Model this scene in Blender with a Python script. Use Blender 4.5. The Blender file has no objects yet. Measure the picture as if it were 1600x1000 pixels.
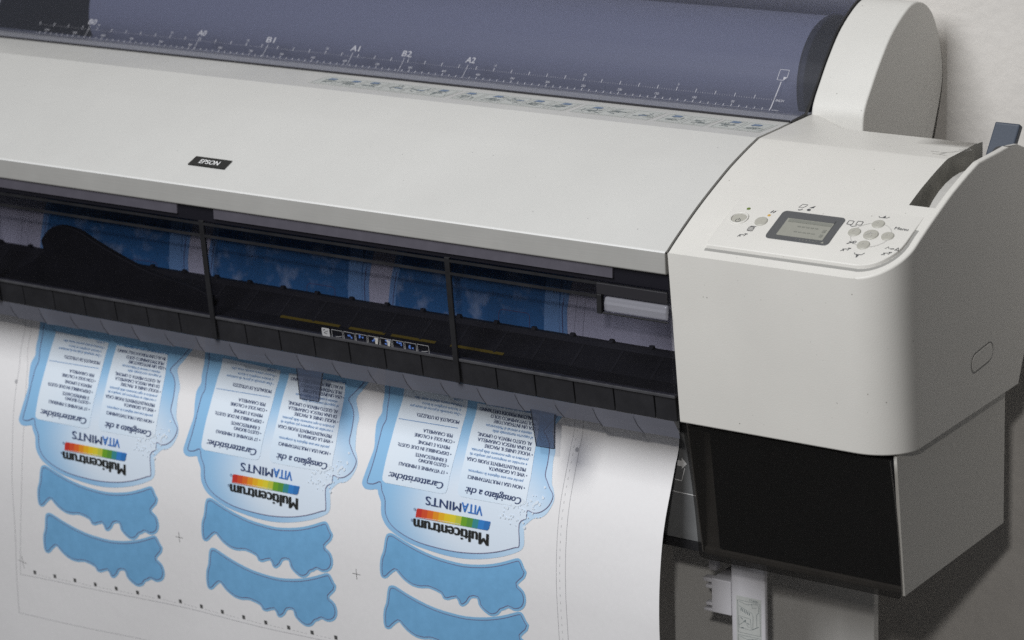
import bpy, bmesh, math, random
from mathutils import Vector, Matrix
from mathutils.geometry import delaunay_2d_cdt

S = bpy.context.scene
COL = S.collection
Z0 = 1085.0                       # height of the ruler line above the floor, mm


def P(x, y, z):
    return Vector((x / 1000.0, y / 1000.0, (z + Z0) / 1000.0))


# ------------------------------------------------------------------ camera
cam_d = bpy.data.cameras.new('camera')
cam = bpy.data.objects.new('camera', cam_d)
COL.objects.link(cam)
YAW, PITCH, ROLL = math.radians(-35.135), math.radians(16.976), math.radians(2.407)
cy, sy, cp, sp, cr, sr = math.cos(YAW), math.sin(YAW), math.cos(PITCH), math.sin(PITCH), math.cos(ROLL), math.sin(ROLL)
fw = Vector((sy * cp, cy * cp, -sp))
rt = Vector((cy, -sy, 0))
dn = fw.cross(rt)
rt2 = cr * rt + sr * dn
dn2 = -sr * rt + cr * dn
M = Matrix((rt2, -dn2, -fw)).transposed().to_4x4()
M.translation = P(1512.9, -2663.9, 705.3)
cam.matrix_world = M
cam_d.sensor_width = 36.0
cam_d.lens = 4386.0 / 1600.0 * 36.0
cam_d.clip_start = 0.05
cam_d.clip_end = 60
cam_d.dof.use_dof = True
cam_d.dof.focus_distance = 2.98
cam_d.dof.aperture_fstop = 8.0
S.camera = cam

# ------------------------------------------------------------------ world and lamps
W = bpy.data.worlds.new('World')
S.world = W
W.use_nodes = True
bgn = W.node_tree.nodes['Background']
bgn.inputs[0].default_value = (0.80, 0.88, 1.0, 1)
bgn.inputs[1].default_value = 0.045


def area(name, loc, target, size, watts, color, sizey=None):
    d = bpy.data.lights.new(name, 'AREA')
    d.energy = watts
    d.color = color
    d.size = size
    if sizey:
        d.shape = 'RECTANGLE'
        d.size_y = sizey
    o = bpy.data.objects.new(name, d)
    COL.objects.link(o)
    o.location = loc
    o.rotation_euler = (target - loc).to_track_quat('-Z', 'Y').to_euler()
    return o


area('studio_lamp', P(1840, -3700, 1650), P(0, -200, -200), 0.12, 36, (1.0, 0.965, 0.92))
area('ceiling_lamp', P(-330, -2350, 1780), P(-100, -250, -100), 1.15, 80, (0.97, 0.985, 1.0), 1.5)

S.view_settings.view_transform = 'Standard'
S.view_settings.look = 'None'
S.view_settings.exposure = 0.0
S.view_settings.gamma = 1.0
S.view_settings.use_curve_mapping = False
S.cycles.max_bounces = 8
S.cycles.transparent_max_bounces = 16
S.cycles.use_denoising = False
random.seed(7)

# ------------------------------------------------------------------ materials


def mat(name, color, rough=0.5, metal=0.0, spec=0.5, noise=None, bump=None, coat=0.0, specks=None):
    """noise=(scale, amount): slight mottling; bump=(scale, strength, stretchX)"""
    m = bpy.data.materials.new(name)
    m.use_nodes = True
    nt = m.node_tree
    b = nt.nodes['Principled BSDF']
    b.inputs['Base Color'].default_value = (*color, 1)
    b.inputs['Roughness'].default_value = rough
    b.inputs['Metallic'].default_value = metal
    b.inputs['Specular IOR Level'].default_value = spec
    b.inputs['Coat Weight'].default_value = coat
    tc = nt.nodes.new('ShaderNodeTexCoord')
    if noise:
        n = nt.nodes.new('ShaderNodeTexNoise')
        n.inputs['Scale'].default_value = noise[0]
        n.inputs['Detail'].default_value = 6
        n.inputs['Roughness'].default_value = 0.65
        nt.links.new(tc.outputs['Object'], n.inputs['Vector'])
        mr = nt.nodes.new('ShaderNodeMapRange')
        mr.inputs['From Min'].default_value = 0.3
        mr.inputs['From Max'].default_value = 0.7
        mr.inputs['To Min'].default_value = 1 - noise[1]
        mr.inputs['To Max'].default_value = 1 + noise[1]
        nt.links.new(n.outputs['Fac'], mr.inputs['Value'])
        mx = nt.nodes.new('ShaderNodeMix')
        mx.data_type = 'RGBA'
        mx.blend_type = 'MULTIPLY'
        mx.inputs['Factor'].default_value = 1
        mx.inputs['A'].default_value = (*color, 1)
        nt.links.new(mr.outputs['Result'], mx.inputs['B'])
        res = mx.outputs['Result']
        if specks:
            # a few small specks of dirt and wear
            for sc_, rad, thr, col_ in specks:
                vo = nt.nodes.new('ShaderNodeTexVoronoi')
                vo.inputs['Scale'].default_value = sc_
                nt.links.new(tc.outputs['Object'], vo.inputs['Vector'])
                lt = nt.nodes.new('ShaderNodeMath')
                lt.operation = 'LESS_THAN'
                lt.inputs[1].default_value = rad
                nt.links.new(vo.outputs['Distance'], lt.inputs[0])
                sp = nt.nodes.new('ShaderNodeSeparateColor')
                nt.links.new(vo.outputs['Color'], sp.inputs[0])
                gt = nt.nodes.new('ShaderNodeMath')
                gt.operation = 'GREATER_THAN'
                gt.inputs[1].default_value = thr
                nt.links.new(sp.outputs[0], gt.inputs[0])
                mu = nt.nodes.new('ShaderNodeMath')
                mu.operation = 'MULTIPLY'
                nt.links.new(lt.outputs[0], mu.inputs[0])
                nt.links.new(gt.outputs[0], mu.inputs[1])
                m3 = nt.nodes.new('ShaderNodeMath')
                m3.operation = 'MULTIPLY'
                m3.inputs[1].default_value = 0.6
                nt.links.new(mu.outputs[0], m3.inputs[0])
                mz = nt.nodes.new('ShaderNodeMix')
                mz.data_type = 'RGBA'
                mz.inputs['B'].default_value = (*col_, 1)
                nt.links.new(m3.outputs[0], mz.inputs['Factor'])
                nt.links.new(res, mz.inputs['A'])
                res = mz.outputs['Result']
        nt.links.new(res, b.inputs['Base Color'])
        # slight wear in the gloss
        rr2 = nt.nodes.new('ShaderNodeMapRange')
        rr2.inputs['From Min'].default_value = 0.3
        rr2.inputs['From Max'].default_value = 0.7
        rr2.inputs['To Min'].default_value = max(0.02, rough - 0.07)
        rr2.inputs['To Max'].default_value = min(1.0, rough + 0.07)
        nt.links.new(n.outputs['Fac'], rr2.inputs['Value'])
        nt.links.new(rr2.outputs[0], b.inputs['Roughness'])
    if bump:
        mp = nt.nodes.new('ShaderNodeMapping')
        mp.inputs['Scale'].default_value = (bump[2] if len(bump) > 2 else 1, 1, 1)
        nt.links.new(tc.outputs['Object'], mp.inputs['Vector'])
        n2 = nt.nodes.new('ShaderNodeTexNoise')
        n2.inputs['Scale'].default_value = bump[0]
        n2.inputs['Detail'].default_value = 4
        nt.links.new(mp.outputs['Vector'], n2.inputs['Vector'])
        bp = nt.nodes.new('ShaderNodeBump')
        bp.inputs['Strength'].default_value = bump[1]
        bp.inputs['Distance'].default_value = 0.004 if name == 'white_paper' else 0.003 if name == 'plaster_wall' else 0.001
        nt.links.new(n2.outputs['Fac'], bp.inputs['Height'])
        nt.links.new(bp.outputs['Normal'], b.inputs['Normal'])
    return m


def clear(name, tint, gloss_rough=0.08, extra=None, ior=1.45, dirt=0.0):
    """thin see-through plastic: tinted transparency with a fresnel reflection and an optional milky share"""
    m = bpy.data.materials.new(name)
    m.use_nodes = True
    nt = m.node_tree
    nt.nodes.clear()
    out = nt.nodes.new('ShaderNodeOutputMaterial')
    tr = nt.nodes.new('ShaderNodeBsdfTransparent')
    tr.inputs['Color'].default_value = (*tint, 1)
    cur = tr.outputs[0]
    if extra:
        df = nt.nodes.new('ShaderNodeBsdfDiffuse')
        df.inputs['Color'].default_value = (*extra[0], 1)
        mx = nt.nodes.new('ShaderNodeMixShader')
        mx.inputs[0].default_value = extra[1]
        nt.links.new(cur, mx.inputs[1])
        nt.links.new(df.outputs[0], mx.inputs[2])
        cur = mx.outputs[0]
    gl = nt.nodes.new('ShaderNodeBsdfGlossy')
    gl.inputs['Roughness'].default_value = gloss_rough
    lw = nt.nodes.new('ShaderNodeLayerWeight')
    lw.inputs['Blend'].default_value = 0.5
    pw_ = nt.nodes.new('ShaderNodeMath')
    pw_.operation = 'POWER'
    pw_.inputs[1].default_value = 5.0
    nt.links.new(lw.outputs['Facing'], pw_.inputs[0])
    fr = nt.nodes.new('ShaderNodeMapRange')
    fr.inputs['To Min'].default_value = 0.035
    fr.inputs['To Max'].default_value = 0.9
    nt.links.new(pw_.outputs[0], fr.inputs['Value'])
    mx = nt.nodes.new('ShaderNodeMixShader')
    nt.links.new(fr.outputs[0], mx.inputs[0])
    nt.links.new(cur, mx.inputs[1])
    nt.links.new(gl.outputs[0], mx.inputs[2])
    nt.links.new(mx.outputs[0], out.inputs[0])
    return m


MT = {
    'shell': mat('warm_white_plastic', (0.66, 0.645, 0.61), 0.42, noise=(7, 0.03), bump=(700, 0.12), specks=[(60, 0.05, 0.55, (0.16, 0.15, 0.13)), (150, 0.07, 0.85, (0.3, 0.29, 0.27))]),
    'tower': mat('warm_white_plastic_tower', (0.64, 0.63, 0.60), 0.45, noise=(7, 0.03), bump=(700, 0.12), specks=[(60, 0.05, 0.55, (0.16, 0.15, 0.13)), (150, 0.07, 0.85, (0.3, 0.29, 0.27))]),
    'cab': mat('grey_white_plastic', (0.60, 0.585, 0.55), 0.5, noise=(7, 0.035), bump=(700, 0.12), specks=[(60, 0.05, 0.55, (0.16, 0.15, 0.13)), (150, 0.07, 0.85, (0.3, 0.29, 0.27))]),
    'hood': mat('silver_grey_plastic', (0.565, 0.562, 0.545), 0.34, noise=(5, 0.035), bump=(900, 0.08), specks=[(60, 0.045, 0.6, (0.2, 0.2, 0.2)), (110, 0.06, 0.85, (0.3, 0.3, 0.3))]),
    'lip': mat('brushed_grey_metal', (0.375, 0.37, 0.355), 0.40, metal=0.1, noise=(14, 0.04), bump=(500, 0.14, 0.03)),
    'edge': mat('painted_edge_highlight', (0.68, 0.68, 0.67), 0.4),
    'black': mat('black_plastic', (0.014, 0.014, 0.016), 0.45, noise=(25, 0.25), bump=(500, 0.05)),
    'soft_black': mat('matte_black_plastic', (0.02, 0.02, 0.021), 0.65, noise=(18, 0.3)),
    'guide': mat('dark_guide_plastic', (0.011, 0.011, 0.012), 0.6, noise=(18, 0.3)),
    'flange': mat('grey_flange', (0.07, 0.072, 0.085), 0.5),
    'tile': mat('charcoal_tile', (0.019, 0.019, 0.022), 0.42, noise=(30, 0.2), bump=(500, 0.04)),
    'rail': mat('charcoal_rail', (0.022, 0.021, 0.025), 0.4),
    'band': mat('lilac_grey_reflection', (0.085, 0.080, 0.098), 0.35, noise=(40, 0.08), bump=(500, 0.1)),
    'ledge': mat('ledge_highlight_grey', (0.06, 0.06, 0.066), 0.4, noise=(60, 0.2)),
    'panelgrey': mat('dark_grey_panel', (0.15, 0.153, 0.157), 0.6, noise=(20, 0.12)),
    'white': mat('white_ink', (0.75, 0.75, 0.75), 0.6),
    'iconwhite': mat('icon_white_ink', (0.40, 0.40, 0.41), 0.6),
    'ruler': mat('ruler_ink', (0.43, 0.43, 0.47), 0.6),
    'yellow': mat('yellow_stripe', (0.20, 0.145, 0.015), 0.5),
    'blueink': mat('icon_blue', (0.10, 0.20, 0.55), 0.5),
    'mark': mat('dark_marking', (0.045, 0.048, 0.055), 0.6),
    'step_shade': mat('step_shade_grey', (0.30, 0.295, 0.28), 0.6),
    'palemark': mat('pale_marking', (0.46, 0.45, 0.43), 0.6),
    'sticker': mat('pale_sticker', (0.49, 0.505, 0.49), 0.5, noise=(80, 0.06)),
    'stickmark': mat('sticker_ink', (0.16, 0.19, 0.20), 0.6),
    'stickblue': mat('sticker_blue_ink', (0.13, 0.19, 0.30), 0.6),
    'stickpale': mat('sticker_pale_ink', (0.37, 0.39, 0.375), 0.6),
    'badge': mat('badge_black', (0.018, 0.018, 0.017), 0.35),
    'bezel': mat('screen_bezel', (0.08, 0.083, 0.088), 0.4),
    'lcd': mat('lcd_glass', (0.275, 0.275, 0.24), 0.25, noise=(60, 0.06)),
    'lcdtext': mat('lcd_segments', (0.20, 0.205, 0.18), 0.4),
    'button': mat('button_plastic', (0.40, 0.39, 0.345), 0.45),
    'led_green': mat('green_lens', (0.10, 0.16, 0.01), 0.3),
    'led_amber': mat('amber_lens', (0.55, 0.33, 0.06), 0.3),
    'lever': mat('slate_blue_plastic', (0.045, 0.058, 0.083), 0.5, bump=(500, 0.1)),
    'slot': mat('mottled_grey_slot', (0.36, 0.35, 0.32), 0.5, noise=(22, 0.35)),  # darker, mottled grey than the housing shell
    'leg': mat('leg_paint', (0.60, 0.59, 0.62), 0.5, noise=(8, 0.03)),
    'panelboard': mat('stand_panel_paint', (0.58, 0.57, 0.55), 0.55, noise=(8, 0.04)),
    'doorframe': mat('door_frame_plastic', (0.24, 0.225, 0.21), 0.7, noise=(14, 0.25)),
    'roll': mat('roll_paper', (0.74, 0.73, 0.73), 0.85),
    'wall': mat('plaster_wall', (0.64, 0.615, 0.585), 0.9, noise=(9, 0.05), bump=(60, 0.5)),
    'floor': mat('grey_floor', (0.10, 0.095, 0.09), 0.6, noise=(5, 0.1)),
    'paper': mat('white_paper', (0.80, 0.79, 0.80), 0.75, noise=(180, 0.012), bump=(6, 0.5)),
    'ring': mat('print_ring_blue', (0.30, 0.52, 0.74), 0.7),
    'swirl': mat('print_swirl_blue', (0.17, 0.41, 0.68), 0.7, noise=(60, 0.06), bump=(11, 0.8)),
    'swirlring': mat('print_swirl_ring', (0.23, 0.47, 0.72), 0.7),
    'cut': mat('print_cutline', (0.16, 0.12, 0.22), 0.7),
    'hair': mat('print_hairline', (0.40, 0.40, 0.42), 0.7),
    'dots': mat('print_mark_grey', (0.075, 0.075, 0.075), 0.7),
    'navy': mat('print_navy', (0.022, 0.045, 0.14), 0.7),
    'mid': mat('print_midblue', (0.05, 0.20, 0.46), 0.7),
    'vita': mat('print_blue', (0.02, 0.16, 0.52), 0.7),
    'blackink': mat('print_black', (0.012, 0.013, 0.012), 0.7),
    'bubble': mat('print_bubble', (0.70, 0.78, 0.87), 0.7),
    'smoke': clear('smoked_clear_plastic', (0.71, 0.71, 0.765), 0.05),
    'door': clear('dark_smoked_plastic', (0.66, 0.65, 0.64), 0.2, ((0.012, 0.012, 0.012), 0.2)),
    'cover': clear('blue_tinted_clear_plastic', (0.64, 0.655, 0.735), 0.5, ((0.17, 0.18, 0.215), 0.08)),
    'film': clear('grey_translucent_film', (0.52, 0.53, 0.58), 0.2, ((0.145, 0.148, 0.178), 0.72)),
    'tab': clear('blue_grey_clear_tab', (0.60, 0.63, 0.72), 0.15, ((0.12, 0.14, 0.19), 0.32)),
    'grip': clear('clear_grip', (0.78, 0.78, 0.82), 0.15, ((0.55, 0.55, 0.6), 0.32)),
}
for i, c in enumerate([(0.52, 0.03, 0.02), (0.60, 0.07, 0.02), (0.68, 0.13, 0.015), (0.72, 0.26, 0.012), (0.74, 0.40, 0.012), (0.74, 0.52, 0.015),
                       (0.68, 0.57, 0.03), (0.50, 0.52, 0.05), (0.14, 0.34, 0.02), (0.09, 0.27, 0.04), (0.035, 0.24, 0.26), (0.03, 0.20, 0.55), (0.025, 0.16, 0.46)]):
    MT['bar%d' % i] = mat('print_bar_%d' % i, c, 0.7)


def label_mat(name, inner, outer, r0, r1, mott=0.0, sc=(1, 1, 1), loc=(0, 0, 0)):
    """printed gradient of the artwork: pale round the logo, bluer towards the rim (ink on the sheet)"""
    m = mat(name, outer, 0.7)
    nt = m.node_tree
    b = nt.nodes['Principled BSDF']
    tc = nt.nodes.new('ShaderNodeTexCoord')
    mp = nt.nodes.new('ShaderNodeMapping')
    mp.inputs['Scale'].default_value = sc
    mp.inputs['Location'].default_value = loc
    nt.links.new(tc.outputs['Object'], mp.inputs['Vector'])
    ln = nt.nodes.new('ShaderNodeVectorMath')
    ln.operation = 'LENGTH'
    nt.links.new(mp.outputs[0], ln.inputs[0])
    mr = nt.nodes.new('ShaderNodeMapRange')
    mr.interpolation_type = 'SMOOTHSTEP'
    mr.inputs['From Min'].default_value = r0
    mr.inputs['From Max'].default_value = r1
    nt.links.new(ln.outputs['Value'], mr.inputs['Value'])
    mx = nt.nodes.new('ShaderNodeMix')
    mx.data_type = 'RGBA'
    mx.inputs['A'].default_value = (*inner, 1)
    mx.inputs['B'].default_value = (*outer, 1)
    nt.links.new(mr.outputs[0], mx.inputs['Factor'])
    res = mx.outputs['Result']
    if mott:
        n = nt.nodes.new('ShaderNodeTexNoise')
        n.inputs['Scale'].default_value = 38
        n.inputs['Detail'].default_value = 3
        nt.links.new(tc.outputs['Object'], n.inputs['Vector'])
        m2 = nt.nodes.new('ShaderNodeMapRange')
        m2.inputs['From Min'].default_value = 0.52
        m2.inputs['From Max'].default_value = 0.72
        m2.inputs['To Max'].default_value = mott
        nt.links.new(n.outputs['Fac'], m2.inputs['Value'])
        mx2 = nt.nodes.new('ShaderNodeMix')
        mx2.data_type = 'RGBA'
        mx2.inputs['B'].default_value = (0.62, 0.76, 0.86, 1)
        nt.links.new(m2.outputs[0], mx2.inputs['Factor'])
        nt.links.new(res, mx2.inputs['A'])
        res = mx2.outputs['Result']
    nt.links.new(res, b.inputs['Base Color'])
    return m


MT['label'] = label_mat('print_label_gradient', (0.70, 0.79, 0.90), (0.27, 0.52, 0.79), 0.05, 0.150, sc=(1.0, 1.5, 1.35), loc=(-0.042, 0, -0.012))
MT['ring'] = label_mat('print_ring_gradient', (0.52, 0.69, 0.87), (0.27, 0.50, 0.76), 0.03, 0.16, sc=(1.0, 1.0, 1.0), loc=(-0.12, 0, -0.02))
MT['panel_ink'] = label_mat('print_panel_white', (0.66, 0.78, 0.91), (0.74, 0.82, 0.91), 0.02, 0.12)
MT['sky_ink'] = label_mat('print_mottled_blue', (0.045, 0.22, 0.46), (0.045, 0.22, 0.46), 0.02, 0.12, mott=0.6)

# ------------------------------------------------------------------ mesh helpers


class MB:
    def __init__(self):
        self.v, self.f, self.m, self.mats = [], [], [], []

    def mi(self, key):
        if key not in self.mats:
            self.mats.append(key)
        return self.mats.index(key)

    def add(self, verts, faces, key):
        o = len(self.v)
        k = self.mi(key)
        self.v += [tuple(p) for p in verts]
        for f in faces:
            self.f.append([o + i for i in f])
            self.m.append(k)

    def box(self, x0, x1, y0, y1, z0, z1, key):
        v = [(x, y, z) for x in (x0, x1) for y in (y0, y1) for z in (z0, z1)]
        self.add(v, [(0, 1, 3, 2), (4, 6, 7, 5), (0, 4, 5, 1), (2, 3, 7, 6), (0, 2, 6, 4), (1, 5, 7, 3)], key)

    def prism_x(self, prof, x0, x1, key, nx=1):
        """closed (y,z) outline swept along X"""
        n = len(prof)
        v = []
        for i in range(nx + 1):
            x = x0 + (x1 - x0) * i / nx
            v += [(x, p[0], p[1]) for p in prof]
        f = []
        for i in range(nx):
            for j in range(n):
                f.append((i * n + j, i * n + (j + 1) % n, (i + 1) * n + (j + 1) % n, (i + 1) * n + j))
        f.append(tuple(range(n))[::-1])
        f.append(tuple(nx * n + j for j in range(n)))
        self.add(v, f, key)

    def prism(self, poly, base, top, key):
        """polygon given by points, base/top are functions point->3D"""
        n = len(poly)
        v = [base(p) for p in poly] + [top(p) for p in poly]
        f = [(j, (j + 1) % n, n + (j + 1) % n, n + j) for j in range(n)]
        f += [tuple(range(n))[::-1], tuple(n + j for j in range(n))]
        self.add(v, f, key)

    def build(self, name, parent=None, smooth=None, bevel=None, origin=None):
        vs = [P(*p) for p in self.v]
        if origin is None:
            lo = Vector([min(p[i] for p in vs) for i in range(3)])
            hi = Vector([max(p[i] for p in vs) for i in range(3)])
            origin = (lo + hi) / 2
        me = bpy.data.meshes.new(name)
        me.from_pydata([p - origin for p in vs], [], self.f)
        for k in self.mats:
            me.materials.append(MT[k])
        me.polygons.foreach_set('material_index', self.m)
        bm = bmesh.new()
        bm.from_mesh(me)
        bmesh.ops.remove_doubles(bm, verts=bm.verts, dist=1e-6)
        bmesh.ops.recalc_face_normals(bm, faces=bm.faces)
        bm.to_mesh(me)
        bm.free()
        o = bpy.data.objects.new(name, me)
        COL.objects.link(o)
        o.location = origin
        if parent is not None:
            o.parent = parent
            w = parent['_w']
            o.matrix_parent_inverse = Matrix.Translation(-Vector(w))
        o['_w'] = list(origin)
        if bevel:
            b = o.modifiers.new('bevel', 'BEVEL')
            b.width = bevel[0] / 1000.0
            b.segments = bevel[1]
            b.limit_method = 'ANGLE'
            b.angle_limit = math.radians(bevel[2] if len(bevel) > 2 else 40)
            b.harden_normals = False
        if smooth:
            for p in me.polygons:
                p.use_smooth = True
            try:
                me.set_sharp_from_angle(angle=math.radians(smooth))
            except Exception:
                pass
            if bevel:
                wn = o.modifiers.new('wn', 'WEIGHTED_NORMAL')
                wn.keep_sharp = True
        return o


def thing(name, loc, label, cat):
    o = bpy.data.objects.new(name, None)
    COL.objects.link(o)
    o.location = P(*loc)
    o['_w'] = list(P(*loc))
    o['label'] = label
    o['category'] = cat
    o.empty_display_size = 0.05
    return o


def smooth_line(pts, n=6, closed=False):
    out = []
    m = len(pts)
    rng = range(m) if closed else range(m - 1)
    for i in rng:
        if closed:
            p0, p1, p2, p3 = pts[(i - 1) % m], pts[i], pts[(i + 1) % m], pts[(i + 2) % m]
        else:
            p0, p1, p2, p3 = pts[max(i - 1, 0)], pts[i], pts[i + 1], pts[min(i + 2, m - 1)]
        for k in range(n):
            t = k / n
            out.append(tuple(0.5 * (2 * b + (-a + c) * t + (2 * a - 5 * b + 4 * c - d) * t * t + (-a + 3 * b - 3 * c + d) * t ** 3)
                             for a, b, c, d in zip(p0, p1, p2, p3)))
    if not closed:
        out.append(tuple(pts[-1]))
    return out


def offset_poly(prof, d):
    """offset an open polyline to its left by d"""
    out = []
    n = len(prof)
    for i in range(n):
        a = prof[max(i - 1, 0)]
        b = prof[min(i + 1, n - 1)]
        dx, dz = b[0] - a[0], b[1] - a[1]
        L = math.hypot(dx, dz) or 1
        out.append((prof[i][0] - dz / L * d, prof[i][1] + dx / L * d))
    return out


def interp(tab, y):
    if y <= tab[0][0]:
        return tab[0][1]
    for (a, za), (b, zb) in zip(tab[:-1], tab[1:]):
        if y <= b:
            return za + (zb - za) * (y - a) / (b - a)
    return tab[-1][1]


def rrect(x0, y0, x1, y1, r, n=5):
    pts = []
    for cx, cy_, a0 in ((x1 - r, y1 - r, 0), (x0 + r, y1 - r, 90), (x0 + r, y0 + r, 180), (x1 - r, y0 + r, 270)):
        for k in range(n + 1):
            a = math.radians(a0 + 90 * k / n)
            pts.append((cx + r * math.cos(a), cy_ + r * math.sin(a)))
    return pts


def stroke(pts, w, closed=False):
    """thin band quads along a 2D polyline"""
    quads = []
    n = len(pts)
    if closed:
        pts = list(pts) + [pts[0]]
    L = offset_poly(pts, w / 2)
    R = offset_poly(pts, -w / 2)
    if closed:
        a, b = pts[-2], pts[1]
        dx, dz = b[0] - a[0], b[1] - a[1]
        q = math.hypot(dx, dz) or 1
        l0 = (pts[0][0] - dz / q * w / 2, pts[0][1] + dx / q * w / 2)
        r0 = (pts[0][0] + dz / q * w / 2, pts[0][1] - dx / q * w / 2)
        L[0] = L[-1] = l0
        R[0] = R[-1] = r0
    for i in range(len(pts) - 1):
        quads.append([L[i], R[i], R[i + 1], L[i + 1]])
    return quads


_tc = {}


def text2d(s, bold=0.0, shear=0.0):
    """built-in font outline as 2D triangles; baseline at 0, cap height 1"""
    key = (s, bold, shear)
    if key in _tc:
        return _tc[key]
    cu = bpy.data.curves.new('glyphs', 'FONT')
    cu.body = s
    cu.size = 1.0
    cu.offset = bold
    cu.shear = shear
    cu.resolution_u = 3
    ob = bpy.data.objects.new('glyphs', cu)
    COL.objects.link(ob)
    dg = bpy.context.evaluated_depsgraph_get()
    dg.update()
    me = bpy.data.meshes.new_from_object(ob.evaluated_get(dg))
    v = [(p.co.x, p.co.y) for p in me.vertices]
    f = [tuple(p.vertices) for p in me.polygons]
    bpy.data.objects.remove(ob)
    bpy.data.curves.remove(cu)
    bpy.data.meshes.remove(me)
    cap = 0.73
    v = [(x / cap, y / cap) for x, y in v]
    x0 = min(p[0] for p in v)
    x1 = max(p[0] for p in v)
    v = [(x - x0, y) for x, y in v]
    _tc[key] = (v, f, x1 - x0)
    return _tc[key]


def put_text(mb, s, fn, height, key, width=None, bold=0.0, shear=0.0, center=False):
    """fn maps local (along, up) mm to 3D mm"""
    v, f, w = text2d(s, 0.0, shear)
    sx = (width / w) if width else height
    off = -w * sx / 2 if center else 0
    reps = [0.0] if bold <= 0 else [-bold, bold] if bold < 0.05 else [-bold, 0.0, bold]
    for k, d in enumerate(reps):
        e = [fn(x * sx + off + d * height, y * height + k * 0.011 * height) for x, y in v]
        mb.add([(p[0], p[1] - 0.045 * k, p[2] + 0.045 * k) for p in e], f, key)


# ------------------------------------------------------------------ profiles (mm)
# top of the hood and of the end housing: y -> z
HOOD = smooth_line([(-296, -78.5), (-274, -66.0), (-229, -43.4), (-176, -21.1), (-152.6, -12.8), (-128, -5.2), (-104, 1.2)], 5)
HOOD += [(-60, 1.8), (-35, 2.4), (20, 2.6)]
COVER = [(-30, 2.8), (-28, 3.6), (-16, 4.3), (-8, 4.6)] + smooth_line([(1.0, 5.2), (14.5, 18.5), (28, 32.5), (38.5, 45.5), (50.9, 59.5), (81.3, 87.5), (125.7, 110.5), (160, 112), (190, 96), (206, 60), (206, 0)], 6)
Lc = [0]
for a, b in zip(COVER[:-1], COVER[1:]):
    Lc.append(Lc[-1] + math.hypot(b[0] - a[0], b[1] - a[1]))


def hz(y):
    return interp(HOOD, y)


def cover_pt(s, off=0.6):
    """point on the cover at arc length s, lifted outwards"""
    s = max(0.0, s)
    for i in range(len(Lc) - 1):
        if s <= Lc[i + 1]:
            a, b = COVER[i], COVER[i + 1]
            t = (s - Lc[i]) / (Lc[i + 1] - Lc[i])
            dx, dz = b[0] - a[0], b[1] - a[1]
            q = math.hypot(dx, dz)
            return (a[0] + dx * t - dz / q * off, a[1] + dz * t + dx / q * off)
    return COVER[-1]


XL = -1215                                            # left end of what the picture can see

# ------------------------------------------------------------------ setting
wl = MB()
wl.box(-3200, 610, 218, 420, -1085, 1500, 'wall')  # unseen right end made up, cut short to limit bounce on the printer
wo = wl.build('wall')
wo['kind'] = 'structure'
fl = MB()
fl.box(-3200, 3200, -4600, 218, -1135, -1085, 'floor')
fo = fl.build('floor')
fo['kind'] = 'structure'

# ------------------------------------------------------------------ the printer
PR = thing('large_format_printer', (-400, 0, -1085), 'wide grey and white large format printer with blue tinted roll cover and control panel', 'printer')

# hood
mb = MB()
hp = HOOD
inner = offset_poly(hp, -3)
mb.prism_x(hp + inner[::-1], XL, 43, 'hood', nx=1)
hood = mb.build('hood', PR, smooth=8)
mb = MB()
mb.prism_x([(-296.6, -77.8), (-297.2, -79.5), (-297.2, -101.5), (-295, -103), (-289, -103), (-289, -78.5)], XL, 43, 'lip')
lipo = mb.build('front_lip', PR, bevel=(1.0, 2, 50))
mb = MB()
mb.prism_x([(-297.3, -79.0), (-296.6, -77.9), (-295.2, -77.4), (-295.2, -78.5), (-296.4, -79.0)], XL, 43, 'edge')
mb.build('hood_edge_highlight', hood)  # brighter strip paints the highlight along the hood's front edge

# badge on the hood
mb = MB()
ba = [(-625.3, -267.6), (-569.0, -267.6), (-566.5, -255.6), (-621.5, -255.6)]
mb.prism([(-625.6, -268.2), (-570.2, -268.2), (-568.6, -255.4), (-623.0, -255.4)], lambda p: (p[0], p[1], hz(p[1]) - 0.5), lambda p: (p[0], p[1], hz(p[1]) + 1.6), 'badge')
put_text(mb, 'EPSON', lambda a, u: (-612.0 + a + u * 0.12, -265.2 + u, hz(-265.2 + u) + 1.75), 6.4, 'white', width=29, bold=0.03)
mb.build('name_badge', hood)

# instruction sticker along the back of the hood
mb = MB()


def on_hood(x, y, e=0.25):
    return (x, y, hz(y) + e)


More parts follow.
